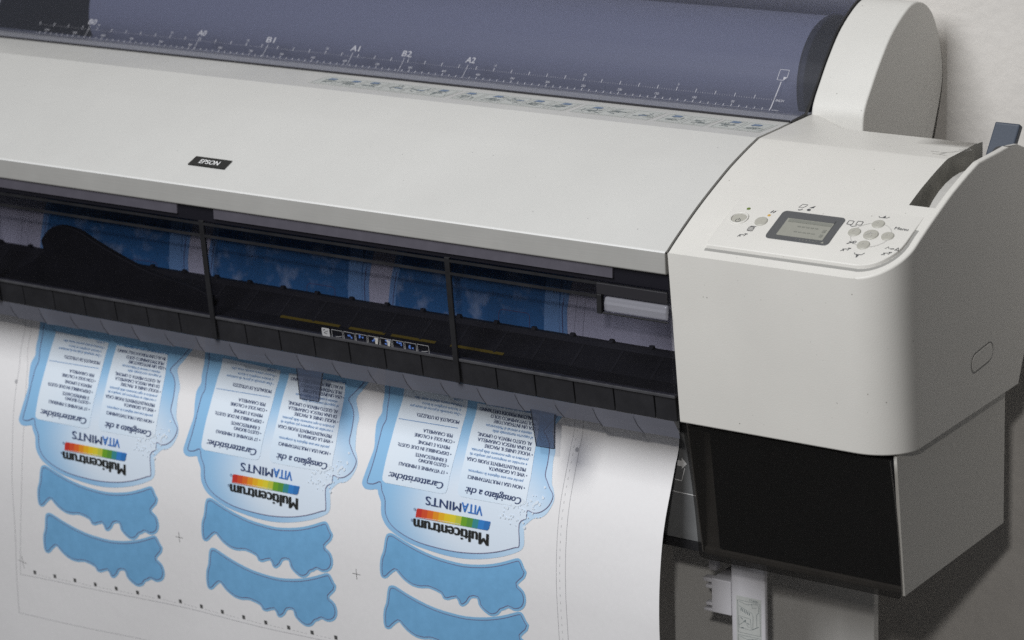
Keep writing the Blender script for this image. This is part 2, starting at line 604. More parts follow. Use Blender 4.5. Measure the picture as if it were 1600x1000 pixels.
segs = [(-588, -388), (-380, -220), (-212, -108), (-100, -36), (-30, 34)]
rnd = random.Random(3)
for a, b in segs:
    n = max(2, int((b - a) / 30))
    mb.add([on_hood(a, -84, 0.2), on_hood(b, -84, 0.2), on_hood(b + 3, -46, 0.2), on_hood(a + 3, -46, 0.2)], [(0, 1, 2, 3)], 'sticker')
    w = (b - a) / n
    for i in range(n):
        x0 = a + i * w + 2
        fr = [(x0, -81), (x0 + w - 4, -81), (x0 + w - 3, -50), (x0 + 1, -50)]
        for q in stroke(fr, 0.7, True):
            mb.add([on_hood(p[0], p[1], 0.4) for p in q], [(0, 1, 2, 3)], 'stickpale')
        cx, cyy = x0 + w / 2, -66
        for k in range(11):
            ang = rnd.uniform(-0.5, 0.5) if k % 2 else rnd.uniform(0, 3.1)
            L = rnd.uniform(3, 9)
            px, py = cx + rnd.uniform(-w * .3, w * .3), cyy + rnd.uniform(-10, 10)
            pl = [(px - math.cos(ang) * L, max(-80, py - math.sin(ang) * L)), (px, py + rnd.uniform(-2, 2)), (px + math.cos(ang) * L, min(-51, py + math.sin(ang) * L))]
            for q in stroke(pl, rnd.choice((0.7, 1.0, 1.5))):
                mb.add([on_hood(p[0], p[1], 0.5) for p in q], [(0, 1, 2, 3)], rnd.choice(('stickpale', 'stickmark')))
        if i == 0 or rnd.random() < 0.35:
            px, py = cx + rnd.uniform(-5, 3), -59 + rnd.uniform(0, 4)
            mb.add([on_hood(px + u, py + v, 0.6) for u, v in ((-6, -3), (5, -3), (7, 2), (4, 4), (-4, 4))], [(0, 1, 2, 3, 4)], 'stickblue')
            mb.add([on_hood(px + u, py - 13 + v, 0.6) for u, v in ((-5, -1.6), (6, 1.0), (5, 3), (-6, 1))], [(0, 1, 2, 3)], 'stickmark')
        else:
            px, py = cx + rnd.uniform(-6, 6), -68 + rnd.uniform(-6, 6)
            mb.add([on_hood(px + u, py + v, 0.6) for u, v in ((-5, -1.5), (5, -1.0), (6, 1.5), (-4, 1.5))], [(0, 1, 2, 3)], rnd.choice(('stickmark', 'stickblue')))
mb.build('instruction_sticker', hood)

# clear roll cover
mb = MB()
ci = offset_poly(COVER, -2.5)
mb.prism_x(COVER + ci[::-1], XL, 43.2, 'cover')
cover = mb.build('roll_cover', PR, smooth=50)
mb = MB()
mb.prism_x([(p[0], p[1]) for p in offset_poly(COVER, 0.5)] + offset_poly(COVER, -3.0)[::-1], 43.4, 45.4, 'black')
mb.build('cover_edge_seal', cover)
mb = MB()
mb.prism_x([(-32.5, 2.3), (-32.5, 4.4), (-30.2, 4.6), (-30.2, 2.3)], XL, 43, 'rail')
mb.build('cover_lower_seal', cover)

# ruler printed on the cover
S0 = 30.0     # arc length of the millimetre baseline
S1 = 44.0     # arc length of the inch baseline
mb = MB()


def on_cover(x, s, e=0.5):
    y, z = cover_pt(s, e)
    return (x, y, z)


def rbar(x0, x1, s0, s1, lean=0.0, n=1):
    for i in range(n):
        a, b = s0 + (s1 - s0) * i / n, s0 + (s1 - s0) * (i + 1) / n
        mb.add([on_cover(x0 + lean * i / n, a), on_cover(x1 + lean * i / n, a), on_cover(x1 + lean * (i + 1) / n, b), on_cover(x0 + lean * (i + 1) / n, b)], [(0, 1, 2, 3)], 'ruler')


rbar(-1118, 0, S0 - 0.25, S0 + 0.25)
for mm in range(0, 1120, 2):
    big = 4.4 if mm % 50 == 0 else 3.6 if mm % 10 == 0 else 0
    if big:
        rbar(-mm - 0.45, -mm + 0.45, S0, S0 + big)
    else:
        rbar(-mm - 0.12, -mm + 0.12, S0, S0 + 1.0)
    if mm % 50 == 0 and 0 < mm:
        put_text(mb, str(mm), lambda a, u: on_cover(-mm + a, S0 + 6.0 + u), 3.0, 'ruler', center=True, bold=0.01)
for k in range(0, 44 * 8 + 1):
    x = -k * 25.4 / 8
    if k % 8 == 0:
        rbar(x - 0.4, x + 0.4, S1, S1 + 5)
        if k % 40 == 0 and k:
            put_text(mb, str(k // 8), lambda a, u: on_cover(x + a, S1 + 7 + u), 3.0, 'ruler', center=True, bold=0.01)
    else:
        rbar(x - 0.13, x + 0.13, S1, S1 + 1.5)
for nm, m in (('A2', 420), ('B2', 515), ('A1', 594), ('B1', 728), ('A0', 841), ('B0', 1030)):
    rbar(-m - 0.3, -m + 0.3, S0 - 1, S0 + 20, n=4)
    put_text(mb, nm, lambda a, u: on_cover(-m + a + 1, S0 + 22.5 + u), 8.4, 'ruler', width=13, center=True, bold=0.02)
rbar(-0.6, 0.6, S0 - 1, S0 + 39, n=8)
put_text(mb, 'MM', lambda a, u: on_cover(2.5 + a, S0 - 1 + u), 3.2, 'ruler', width=8, bold=0.02)
put_text(mb, 'INCH', lambda a, u: on_cover(2.5 + a, S1 - 1 + u), 3.2, 'ruler', width=10, bold=0.02)
sh = [(-6, S0 + 41), (1.5, S0 + 41), (5.5, S0 + 45), (5.5, S0 + 54), (-6, S0 + 54)]
for q in stroke(sh, 0.8, True):
    mb.add([on_cover(*p) for p in q], [(0, 1, 2, 3)], 'ruler')
mb.add([on_cover(1.5, S0 + 41), on_cover(5.5, S0 + 45), on_cover(1.0, S0 + 45.5)], [(0, 1, 2)], 'ruler')
mb.build('ruler_scale', cover)

# roll bay behind the cover: dark trough, back and end plates
mb = MB()
mb.prism_x([(-30, -6), (60, -70), (203, -70), (203, -74), (58, -74), (-30, -12)], XL, 44, 'soft_black')
mb.box(XL, 44, 203.6, 208, -74, 58, 'soft_black')
mb.prism_x([(p[0] + 3, p[1] - 3) for p in COVER if p[1] > 4] + [(200, -60), (0, -60)], XL + 3, XL + 8, 'soft_black')
mb.build('roll_bay', PR)
mb = MB()
disc = [(123 + 74.5 * math.cos(a * math.pi / 24), 17 + 74.5 * math.sin(a * math.pi / 24)) for a in range(48)]
mb.prism_x(disc, 8, 16, 'flange')
disc2 = [(118 + 30 * math.cos(a * math.pi / 16), 14 + 30 * math.sin(a * math.pi / 16)) for a in range(32)]
mb.prism_x(disc2, 16, 40, 'rail')
mb.build('roll_flange', PR, bevel=(2, 2))

# end tower beside the cover
TW = smooth_line([(9, -30), (10, -6), (12, 8), (17.5, 19), (28.5, 33), (51, 59.5), (81.5, 87.5), (122, 108.5), (150, 109), (176, 95), (195, 66), (206, 27), (203, -2), (190, -34)], 5) + [(178, -60), (12, -60)]
mb = MB()
mb.prism_x(TW, 46.4, 111, 'tower')
mb.build('end_tower', PR, smooth=35, bevel=(2.0, 3, 50))

# end housing ------------------------------------------------------
X0, X1, R = 45.6, 304.0, 52.0
YF = -296.0
ys = []
y = YF
for k in range(15):
    ys.append(YF + R * (1 - math.cos(math.pi / 2 * k / 14)))
for v in (-235, -220, -206, -191, -176, -164, -152.6, -142, -128, -116, -106, -102, -80, -60, -34):
    ys.append(v)


def xmax(yv):
    if yv >= YF + R:
        return X1
    d = yv - (YF + R)
    return X1 - R + math.sqrt(max(0, R * R - d * d))


cols = [0, 0.31, 0.62, 0.861, 0.974, 1.0]       # fractions of the width; slot lies between the 4th and 5th
mb = MB()
V, F = [], []
for yv in ys:
    xm = xmax(yv)
    for c in cols:
        V.append((X0 + (xm - X0) * c, yv, hz(yv)))
NC = len(cols)
slot_rows = [i for i in range(len(ys) - 1) if ys[i] >= -191.5]
for i in range(len(ys) - 1):
    for j in range(NC - 1):
        if j == 3 and i in slot_rows:
            continue
        F.append((i * NC + j, i * NC + j + 1, (i + 1) * NC + j + 1, (i + 1) * NC + j))
# rim loop: front row left->right, then right ends; continued as the thin rim to the back
rim = [(X0 + (xmax(ys[0]) - X0) * c, ys[0], hz(ys[0])) for c in cols] + [(xmax(yv), yv, hz(yv)) for yv in ys[1:]]
rimz = [(-34, 3.0), (-10, 0.0), (20, -12), (45, -32)]
xa, xb = X0 + (X1 - X0) * cols[4], X1
base = len(V)
for yv, zv in rimz:
    V += [(xa, yv, zv), (xb, yv, zv)]
for k in range(len(rimz) - 1):
    F.append((base + 2 * k, base + 2 * k + 1, base + 2 * k + 3, base + 2 * k + 2))
rim += [(xb, yv, zv) for yv, zv in rimz[1:]]
# triangular piece of the deck beside the tower
t0 = len(V)
V += [(X0, -34, hz(-34)), (X0, 19, 3.0), (112, -34, hz(-34))]
F.append((t0, t0 + 2, t0 + 1))
V += [(X0, 19, -50), (112, -34, -50), (xa - 29.2, -34, hz(-34)), (xa - 29.2, -34, -50)]
F += [(t0 + 1, t0 + 2, t0 + 4, t0 + 3), (t0 + 2, t0 + 5, t0 + 6, t0 + 4)]
# left side wall along the seam
l0 = len(V)
lw = [(X0, yv, hz(yv)) for yv in ys] + [(X0, 19, 3.0)]
for p in lw:
    V.append(p)
for p in lw:
    V.append((p[0], p[1] + 17.0 * max(0.0, min(1.0, (-200 - p[1]) / 96.0)), -268))
for k in range(len(lw) - 1):
    F.append((l0 + k, l0 + k + 1, l0 + len(lw) + k + 1, l0 + len(lw) + k))
# outer wall, leaning in by 17 mm towards the bottom at the front
steps = 8
r0 = len(V)


def wall_pt(p, t):
    x, yv, zv = p
    z = zv + (-268.5 - zv) * t
    k = max(0.0, min(1.0, (-200 - yv) / 96.0))
    dy = 17.0 * k * max(0.0, (-78 - z) / 190.0)
    if yv > 0:
        dy = -(yv + 5) * max(0.0, (t - 0.55) / 0.45) * 0.95
    return (x, yv + dy, z)


for p in rim:
    for k in range(steps + 1):
        V.append(wall_pt(p, k / steps))
for i in range(len(rim) - 1):
    for k in range(steps):
        a = r0 + i * (steps + 1) + k
        F.append((a, a + steps + 1, a + steps + 2, a + 1))
# bottom
bot = [r0 + i * (steps + 1) + steps for i in range(len(rim))]
b0 = len(V)
V.append((X0, -5, -268.5))
F.append(tuple(bot + [b0])[::-1])
# inside of the rim at the back
i0 = len(V)
for yv, zv in rimz:
    V += [(xa, yv, zv), (xa, yv, zv - 60)]
for k in range(len(rimz) - 1):
    F.append((i0 + 2 * k, i0 + 2 * k + 1, i0 + 2 * k + 3, i0 + 2 * k + 2))
mb.add(V, F, 'shell')
housing = mb.build('end_housing', PR, smooth=9, bevel=(4.0, 3, 48))

# slot lining and lever
mb = MB()
xs0, xs1 = X0 + (X1 - X0) * cols[3] , X0 + (X1 - X0) * cols[4]
sv = [(yv, hz(yv)) for yv in ys if yv >= -191.5] + [(-20, 1.5)]
V, F = [], []
for yv, zv in sv:
    V += [(xs0, yv, zv - 0.4), (xs0, yv, zv - 42), (xs1, yv, zv - 42), (xs1, yv, zv - 0.8)]
for i in range(len(sv) - 1):
    a = i * 4
    F += [(a, a + 1, a + 5, a + 4), (a + 1, a + 2, a + 6, a + 5), (a + 2, a + 3, a + 7, a + 6)]
F.append((0, 3, 2, 1))
mb.add(V, F, 'slot')
mb.build('lever_slot', housing)
mb = MB()
arc = [(-160 + 60 + 95 * math.cos(math.radians(a)), -75 + 62 * math.sin(math.radians(a))) for a in range(150, 19, -10)]
arc = [(yv, min(hz(yv) - 3.5, zv)) for yv, zv in arc]
mb.prism_x(arc + [(arc[-1][0], -90), (arc[0][0], -90)], xs1 - 17, xs1 - 1, 'palemark')
mb.build('lever_quadrant', housing)

mb = MB()
lv = [(-33, -48), (-10.5, -18), (15.5, 15.5), (17.0, 18), (25, 13), (-2, -22), (-24, -54)]
mb.prism_x([(p[0], p[1] - 3) for p in lv], xs0 - 3.2, xs1 - 3.6, 'lever')
lev = mb.build('tension_lever', PR, bevel=(1.6, 2, 40))
mb = MB()
hole = [(xs0 + 11 + 7.2 * math.cos(math.radians(a)), 9.5 * math.sin(math.radians(a))) for a in range(0, 360, 15)]


def on_lever(p, e):
    u = p[1]
    return (p[0], -6.5 + u * 0.61 - 0.79 * e, -14.5 + u * 0.79 + 0.61 * e)


mb.prism(hole, lambda p: on_lever(p, -0.5), lambda p: on_lever(p, 0.5), 'black')
mb.build('lever_hole', lev)

# oval release latch on the side
mb = MB()
ov = rrect(-118, -221, -68, -202, 9.2, 6)
sh_ = lambda p, e: (304.0 + e, p[0], p[1] + (p[0] + 93) * 0.08)
mb.prism(ov, lambda p: sh_(p, -1), lambda p: sh_(p, 0.7), 'shell')
for q in stroke(rrect(-119, -222, -67, -201, 10, 6), 1.1, True):
    mb.add([sh_(p, 0.3) for p in q], [(0, 1, 2, 3)], 'bezel')
mb.build('side_latch', housing, bevel=(0.5, 1))

# little lever diagram printed on the deck
mb = MB()
for pl, w in ([[(252, -82), (262, -82)], 0.9], [[(264, -84), (274, -78), (282, -66)], 0.9], [[(258, -90), (275, -92)], 0.8], [[(276, -64), (284, -60)], 0.8],
              [[(282, -70), (290, -64), (286, -58), (279, -60)], 0.5], [[(266, -90), (270, -82)], 1.3]):
    for q in stroke([(p[0] - 14, p[1]) for p in pl], w):
        mb.add([on_hood(p[0], p[1], 0.3) for p in q], [(0, 1, 2, 3)], 'palemark')
mb.build('lever_diagram', housing)

# control panel -----------------------------------------------------


def lift(yv):
    return 0.35 + 3.6 * max(0.0, min(1.0, (-212 - yv) / 55.0))


def pz(yv):
    return hz(yv) + lift(yv)


pan = [(85, -207), (85, -284)]
for k in range(9):
    a = math.radians(-90 + 90 * k / 8)
    pan.append((255 + 38 * math.cos(a), -246 + 38 * math.sin(a)))
pan += [(293, -228), (292.5, -207)]
mb = MB()
rows = 14
pv, pf = [], []
# clip the outline in rows so the plate follows the curve
yy = [-284 + 77 * (1 - math.cos(math.pi / 2 * k / rows)) if False else -284 + 77 * k / rows for k in range(rows + 1)]


def pxmax(yv):
    if yv > -246:
        return 293
    d = yv + 246
    return 255 + math.sqrt(max(0, 38 * 38 - d * d))


yy = [-284, -283, -281, -278, -274, -268, -261, -254, -246, -238, -230, -222, -214, -207]
for yv in yy:
    for c in (0, 0.33, 0.66, 1):
        pv.append((85 + (pxmax(yv) - 85) * c, yv, pz(yv)))
for i in range(len(yy) - 1):
    for j in range(3):
        pf.append((i * 4 + j, i * 4 + j + 1, i * 4 + j + 5, i * 4 + j + 4))
loop = [(85, -207)] + [(85, yv) for yv in yy[::-1][1:]][:-1] + [(85 + (pxmax(-284) - 85) * c, -284) for c in (0, 0.33, 0.66, 1)] + [(pxmax(yv), yv) for yv in yy[1:]]
q0 = len(pv)
for x, yv in loop:
    pv += [(x, yv, pz(yv)), (x, yv, hz(yv) - 0.6)]
for i in range(len(loop) - 1):
    pf.append((q0 + 2 * i, q0 + 2 * i + 1, q0 + 2 * i + 3, q0 + 2 * i + 2))
mb.add(pv, pf, 'shell')
panel = mb.build('control_panel', PR, smooth=40, bevel=(0.8, 2, 50))
# flat grey strip painting the shade of the step at the plate's foot
mb = MB()
gl = [(84, -285.6), (255, -285.6)] + [(255 + 40 * math.cos(math.radians(a)), -246 + 40 * math.sin(math.radians(a))) for a in range(-85, 1, 9)] + [(295, -226)]
for q in stroke(gl, 3.4):
    mb.add([on_hood(p[0], p[1], 0.15) for p in q], [(0, 1, 2, 3)], 'step_shade')
mb.build('panel_step_shade', panel)


def on_pan(x, yv, e=0.2):
    return (x, yv, pz(yv) + e)


def disc_part(name, x, yv, r, h, key, ry=None, bev=1.0, parent=None, n=28):
    m_ = MB()
    pts = [(x + r * math.cos(2 * math.pi * k / n), yv + (ry or r) * math.sin(2 * math.pi * k / n)) for k in range(n)]
    m_.prism(pts, lambda p: on_pan(p[0], p[1], -1.0), lambda p: on_pan(p[0], p[1], h), key)
    return m_.build(name, parent or panel, bevel=(bev, 2, 50), smooth=40)


mb = MB()
mb.prism(rrect(142.5, -266, 215, -223.5, 5), lambda p: on_pan(p[0], p[1], -0.5), lambda p: on_pan(p[0], p[1], 0.8), 'bezel')
bez = mb.build('screen', panel, bevel=(0.5, 2, 50))
mb = MB()
mb.prism(rrect(153.5, -260.5, 206.5, -230.5, 1), lambda p: on_pan(p[0], p[1], 0.5), lambda p: on_pan(p[0], p[1], 1.0), 'lcd')
mb.add([on_pan(153.5, -234.8, 1.1), on_pan(206.5, -234.8, 1.1), on_pan(206.5, -230.5, 1.1), on_pan(153.5, -230.5, 1.1)], [(0, 1, 2, 3)], 'bezel')
mb.add([on_pan(156, -240, 1.1), on_pan(205, -240, 1.1), on_pan(205, -235.8, 1.1), on_pan(156, -235.8, 1.1)], [(0, 1, 2, 3)], 'lcdtext')
rr = random.Random(5)
for yv, n_ in ((-246, 1), (-254, 2)):
    for k in range(5):
        a = 170 + k * 5
        mb.add([on_pan(a, yv, 1.1), on_pan(a + 3.6, yv, 1.1), on_pan(a + 3.6, yv + 1.4, 1.1), on_pan(a, yv + 1.4, 1.1)], [(0, 1, 2, 3)], 'lcdtext')
for yv in (-257, -250):
    mb.add([on_pan(200, yv, 1.1), on_pan(203.5, yv, 1.1), on_pan(203.5, yv + 4.5, 1.1), on_pan(200, yv + 4.5, 1.1)], [(0, 1, 2, 3)], 'lcdtext')
for k in range(7):
    put_text(mb, str(k + 1), lambda a, u: on_pan(178 + k * 3.8 + a, -264.3 + u, 0.95), 1.8, 'lcd')
mb.add([on_pan(206, -264.4, 0.95), on_pan(210, -264.4, 0.95), on_pan(208, -261.8, 0.95)], [(0, 1, 2)], 'lcd')
mb.build('display_glass', bez)

# power button in its raised collar
mb = MB()
n = 28
oc = [(101 + 10.2 * math.cos(2 * math.pi * k / n), -244 + 9.0 * math.sin(2 * math.pi * k / n)) for k in range(n)]
ic = [(101 + 8.6 * math.cos(2 * math.pi * k / n), -244 + 7.5 * math.sin(2 * math.pi * k / n)) for k in range(n)]
vv = [on_pan(*p, -1) for p in oc] + [on_pan(*p, 1.6) for p in oc] + [on_pan(*p, 1.6) for p in ic] + [on_pan(*p, -1) for p in ic]
ff = []
for g in range(3):
    for k in range(n):
        ff.append((g * n + k, g * n + (k + 1) % n, (g + 1) * n + (k + 1) % n, (g + 1) * n + k))
mb.add(vv, ff, 'shell')
mb.build('button_collar', panel, smooth=40, bevel=(0.5, 2))
b = disc_part('button', 101, -244, 8.4, 0.5, 'button', 7.3)
mb = MB()
pw = [(101.5 + 2.6 * math.cos(math.radians(a)), -247.4 + 2.3 * math.sin(math.radians(a))) for a in range(120, 421, 20)]
for q in stroke(pw, 0.6) + stroke([(101.5, -247), (101.5, -243.8)], 0.6):
    mb.add([on_pan(p[0], p[1], 0.65) for p in q], [(0, 1, 2, 3)], 'mark')
mb.build('power_symbol', b)
disc_part('button', 127, -244.2, 7.0, 1.3, 'button', 6.4)
for x, yv in ((251.6, -226), (233.2, -242.2), (270.2, -242.0), (251.6, -258.4)):
    b = disc_part('button', x, yv, 6.8, 1.3, 'button', 5.9)
    m_ = MB()
    for q in stroke([(x - 2.2, yv - 0.6), (x, yv + 1.4), (x + 2.2, yv - 0.6)], 0.45):
        m_.add([on_pan(p[0], p[1], 1.62) for p in q], [(0, 1, 2, 3)], 'palemark')
    m_.build('button_arrow', b)
b = disc_part('button', 252.0, -243.0, 8.0, 1.5, 'button', 6.8)
b['label'] = 'larger round button in the middle'
m_ = MB()
for pl in ([(247, -245.5), (253, -241.5), (257, -243)], [(250, -241), (254, -246)]):
    for q in stroke(pl, 0.7):
        m_.add([on_pan(p[0], p[1], 1.95) for p in q], [(0, 1, 2, 3)], 'palemark')
m_.build('scissors_symbol', b)
disc_part('indicator_lamp', 103, -227.6, 2.2, 0.5, 'led_green', 1.8, 0.3, n=12)
disc_part('indicator_lamp', 130.5, -233.6, 1.8, 0.5, 'led_amber', 1.6, 0.3, n=12)
disc_part('indicator_lamp', 168, -217.6, 2.2, 0.5, 'mark', 1.6, 0.3, n=12)

mb = MB()


def flush(name='panel_symbol'):
    global mb
    if mb.v:
        mb.build(name, panel)
    mb = MB()


def pst(pl, w, key='mark', closed=False):
    for q in stroke(pl, w * 1.35, closed):
        mb.add([on_pan(p[0], p[1], 0.3) for p in q], [(0, 1, 2, 3)], key)


# thin ring that links the four buttons
pst([(252 + 21 * math.cos(math.radians(a)), -242.6 + 18 * math.sin(math.radians(a))) for a in range(0, 361, 10)], 0.5, 'palemark')
flush('button_ring')
pst([(129.8, -229.5), (131.6, -225.4)], 0.9)
pst([(132.6, -229.7), (134.4, -225.6)], 0.9)
flush()
pst([(155, -215.5), (159.5, -215.5), (162, -212.5), (162.8, -210), (157, -210)], 0.55, 'mark', True)
pst([(156.5, -219.2), (158.3, -219.8), (161, -218)], 0.9)
flush()
mb.add([on_pan(166.6, -214.6, 0.3), on_pan(171.4, -214.0, 0.3), on_pan(172.0, -210.0, 0.3)], [(0, 1, 2)], 'mark')
flush()
# trash, scissors and roll symbols
pst(rrect(118.8, -259.5, 124.8, -253.6, 0.8, 2), 0.5, 'mark', True)
for k in range(3):
    pst([(120.2 + 1.6 * k, -259), (120.6 + 1.6 * k, -254)], 0.35)
pst([(119.5, -252.6), (126, -252.4)], 0.6)
flush()
for bx, by in ((113.0, -267.5), (232.0, -268.2), (276.5, -266.5)):
    pst([(bx, by - 1.8), (bx + 3, by + 1.4), (bx + 6, by + 1.6)], 0.6)
    pst([(bx + 1.2, by + 1.6), (bx + 3.2, by - 1.4)], 0.6)
    pst([(bx + 6, by + 3.0), (bx + 9.4, by + 3.2)], 0.8)
    pst([(bx + 8, by + 3), (bx + 6.6, by - 0.2)], 0.5)
    flush()
pst([(233.5, -259.4), (239.5, -255.0)], 0.9)
pst([(234.5, -255.5), (240.5, -258.0)], 0.7)
pst(rrect(239.2, -256.8, 242.0, -254.4, 0.9, 2), 0.5, 'mark', True)
flush()
pst([(276.2, -259.5), (278.5, -256), (280.4, -259)], 0.5)
pst([(281.5, -258.6), (285.5, -258)], 0.9)
pst([(287, -260), (289.2, -255.8), (290.8, -260), (287.4, -258.6)], 0.9)
flush()
pst(rrect(218.8, -231.8, 224.6, -226, 0.6, 2), 0.55, 'mark', True)
pst(rrect(228.6, -231, 234.6, -225.2, 0.6, 2), 0.55, 'mark', True)
pst([(223, -232.6), (226.5, -234.4), (230.5, -232.4)], 0.6)
flush()
pst([(246, -213.6), (247.6, -215.4), (255.5, -215.0), (257.6, -212.6)], 0.55)
mb.add([on_pan(250.6, -214.6, 0.3), on_pan(253.8, -214.4, 0.3), on_pan(252.6, -211.2, 0.3)], [(0, 1, 2)], 'mark')
flush()
pst([(247.6, -269.6), (249, -271.6), (256, -271.4), (258.6, -268.6)], 0.55)
mb.add([on_pan(250.8, -272.4, 0.3), on_pan(254, -272.2, 0.3), on_pan(252.2, -276, 0.3)], [(0, 1, 2)], 'mark')
flush()
put_text(mb, 'Menu', lambda a, u: on_pan(271.5 + a, -230.5 + u, 0.3), 4.2, 'mark', width=15, bold=0.015)
mb.build('menu_lettering', panel)

# ink compartment below the housing ---------------------------------
mb = MB()
mb.prism_x([(-262, -271), (-5, -271), (-5, -430), (-243.5, -430), (-252, -360)], 286.5, 290.5, 'cab')
mb.box(48, 286.5, -200, -5, -430, -271, 'cab')
cab = mb.build('ink_compartment', PR, bevel=(1.0, 2))
mb = MB()
mb.prism_x([(-258, -276), (-210, -276), (-210, -420), (-240, -420)], 68, 286, 'black')
mb.build('cartridge_bay', cab)
mb = MB()
for xa_, xb_, za_, zb_ in ((47, 66, -425, -276), (47, 286, -430.5, -421)):
    mb.box(xa_, xb_, -240 if zb_ < -400 else -236, -212, za_, zb_, 'doorframe')
mb.build('door_frame', cab, bevel=(3, 2))
mb = MB()
mb.prism_x([(-268, -272.5), (-257, -330), (-248.5, -380), (-240.5, -428), (-190, -428), (-190, -272.5)], 46.2, 48, 'doorframe')
mb.build('side_plate', cab)
mb = MB()


def door_y(z):
    t = (z + 271) / -160.0
    return -275.5 + 27.5 * t + 3.0 * math.sin(math.pi * t) * 1.2


dz = [-271.5 - 160.5 * k / 10 for k in range(11)]
outl = rrect(45.8, -432, 289.2, -271.5, 7, 4)
bmx = MB()
fr_ = lambda p, e: (p[0], door_y(p[1]) + e, p[1])
# door as strips so that it follows its curve, with rounded lower corners
zs = [-271.5, -276, -290, -310, -330, -350, -370, -390, -410, -425, -428, -430, -431.4, -432]


def dx_(z):
    if z > -425:
        return 0
    d = (-425 - z)
    return 7 - math.sqrt(max(0, 49 - d * d))


V, F = [], []
for e in (0.0, 3.0):
    for z in zs:
        i_ = dx_(z)
        V += [(45.8 + i_ + (z + 271) * -0.004, door_y(z) + e, z), (289.2 - i_ * 0.6, door_y(z) + e, z)]
m_ = len(zs)
for k in range(m_ - 1):
    F += [(2 * k, 2 * k + 1, 2 * k + 3, 2 * k + 2), (2 * m_ + 2 * k, 2 * m_ + 2 * k + 2, 2 * m_ + 2 * k + 3, 2 * m_ + 2 * k + 1)]
    F += [(2 * k, 2 * k + 2, 2 * m_ + 2 * k + 2, 2 * m_ + 2 * k), (2 * k + 1, 2 * m_ + 2 * k + 1, 2 * m_ + 2 * k + 3, 2 * k + 3)]
F += [(0, 2 * m_, 2 * m_ + 1, 1), (2 * m_ - 2, 2 * m_ - 1, 4 * m_ - 1, 4 * m_ - 2)]
bmx.add(V, F, 'door')
door = bmx.build('ink_door', PR, smooth=40)
mb = MB()
mb.prism(rrect(122, -302, 142, -288, 6, 4), lambda p: (p[0], door_y(p[1]) + 4, p[1]), lambda p: (p[0], door_y(p[1]) + 3.2, p[1]), 'tile')
mb.build('door_catch', door)

# front visor -------------------------------------------------------
VIS = [(-291.5, -104), (-293.5, -121), (-292.5, -150), (-289.5, -190), (-286.5, -225), (-285.0, -239)]
mb = MB()
mb.prism_x(VIS + offset_poly(VIS, 2.2)[::-1], XL, 43.5, 'smoke')
visor = mb.build('front_visor', PR, smooth=50)
mb = MB()
for x in (-941, -589, -238):
    mb.prism_x([(-295.6, -119), (-291.5, -190), (-286, -266), (-283, -266), (-288, -190), (-291.6, -119)], x - 3.4, x + 3.4, 'black')
    b_ = mb.build('visor_rib', visor, bevel=(0.8, 2))
    mb = MB()
mb = MB()
mb.box(XL, 43, -291.2, -287, -121, -103.6, 'rail')
mb.box(XL, 43, -294.9, -293.9, -124.5, -121.5, 'black')
mb.box(XL, -45, -294.4, -293.2, -139, -136, 'black')
mb.build('visor_top_rail', visor)
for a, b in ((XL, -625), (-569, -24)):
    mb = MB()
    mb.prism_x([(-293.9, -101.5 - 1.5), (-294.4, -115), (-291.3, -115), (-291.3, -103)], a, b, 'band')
    mb.build('visor_reflection_strip', visor)  # strip painted in place of a light reflected in the visor
# recess and clear grip at the right end
mb = MB()
mb.prism_x([(-295.6, -122), (-295.6, -134.5), (-293.6, -134.5), (-293.6, -122)], -44, 43, 'rail')
mb.box(-44, -38, -296, -290, -156, -134.5, 'black')
mb.box(-38, 43, -294.6, -293, -156, -154, 'black')
mb.build('grip_recess', visor, bevel=(1.0, 2))
mb = MB()
mb.prism_x([(-297, -136), (-299.5, -143), (-298.5, -151), (-294, -153), (-292, -136)], -33, 44, 'grip')
mb.build('grip', visor, bevel=(2.0, 3))
# instruction icons on the visor
mb = MB()


def on_vis(x, z, e=0.4):
    t = (z + 225) / -14.0
    return (x, -286.5 + 1.5 * t - e, z)


mb.add([on_vis(p[0], p[1]) for p in rrect(-426, -238, -414.5, -228, 1.5, 3)], [tuple(range(24))], 'iconwhite')
for pl in ([(-423, -234), (-417, -231), (-419, -235), (-423, -234)], [(-424, -231), (-421, -230)]):
    for q in stroke(pl, 0.9):
        mb.add([on_vis(p[0], p[1], 0.6) for p in q], [(0, 1, 2, 3)], 'black')
ri = random.Random(11)
for k in range(8):
    x0 = -411.6 + k * 17.3
    for q in stroke([(x0, -237.2), (x0, -228.4), (x0 + 15.4, -228.6), (x0 + 15.6, -237.4)], 0.55):
        mb.add([on_vis(p[0], p[1]) for p in q], [(0, 1, 2, 3)], 'iconwhite')
    if 0 < k < 7:
        bx = x0 + 8
        for j in range(4):
            px, pz_ = bx + ri.uniform(-4, 3), -232.5 + ri.uniform(-3, 2)
            mb.add([on_vis(px, pz_, 0.5), on_vis(px + ri.uniform(1.5, 3.4), pz_ - 0.8, 0.5), on_vis(px + 2.4, pz_ + 1.6, 0.5), on_vis(px + .3, pz_ + 1.2, 0.5)], [(0, 1, 2, 3)], 'blueink')
        if k in (3, 4):
            mb.add([on_vis(bx + 2, -237, 0.5), on_vis(bx + 5, -237, 0.5), on_vis(bx + 6.5, -229.5, 0.5), on_vis(bx + 1, -229.5, 0.5)], [(0, 1, 2, 3)], 'palemark')
    else:
        for q in stroke([(x0 + 5, -236.5), (x0 + 10, -236), (x0 + 14, -234.8)], 0.5):
            mb.add([on_vis(p[0], p[1]) for p in q], [(0, 1, 2, 3)], 'iconwhite')
mb.build('icon_sticker', visor)

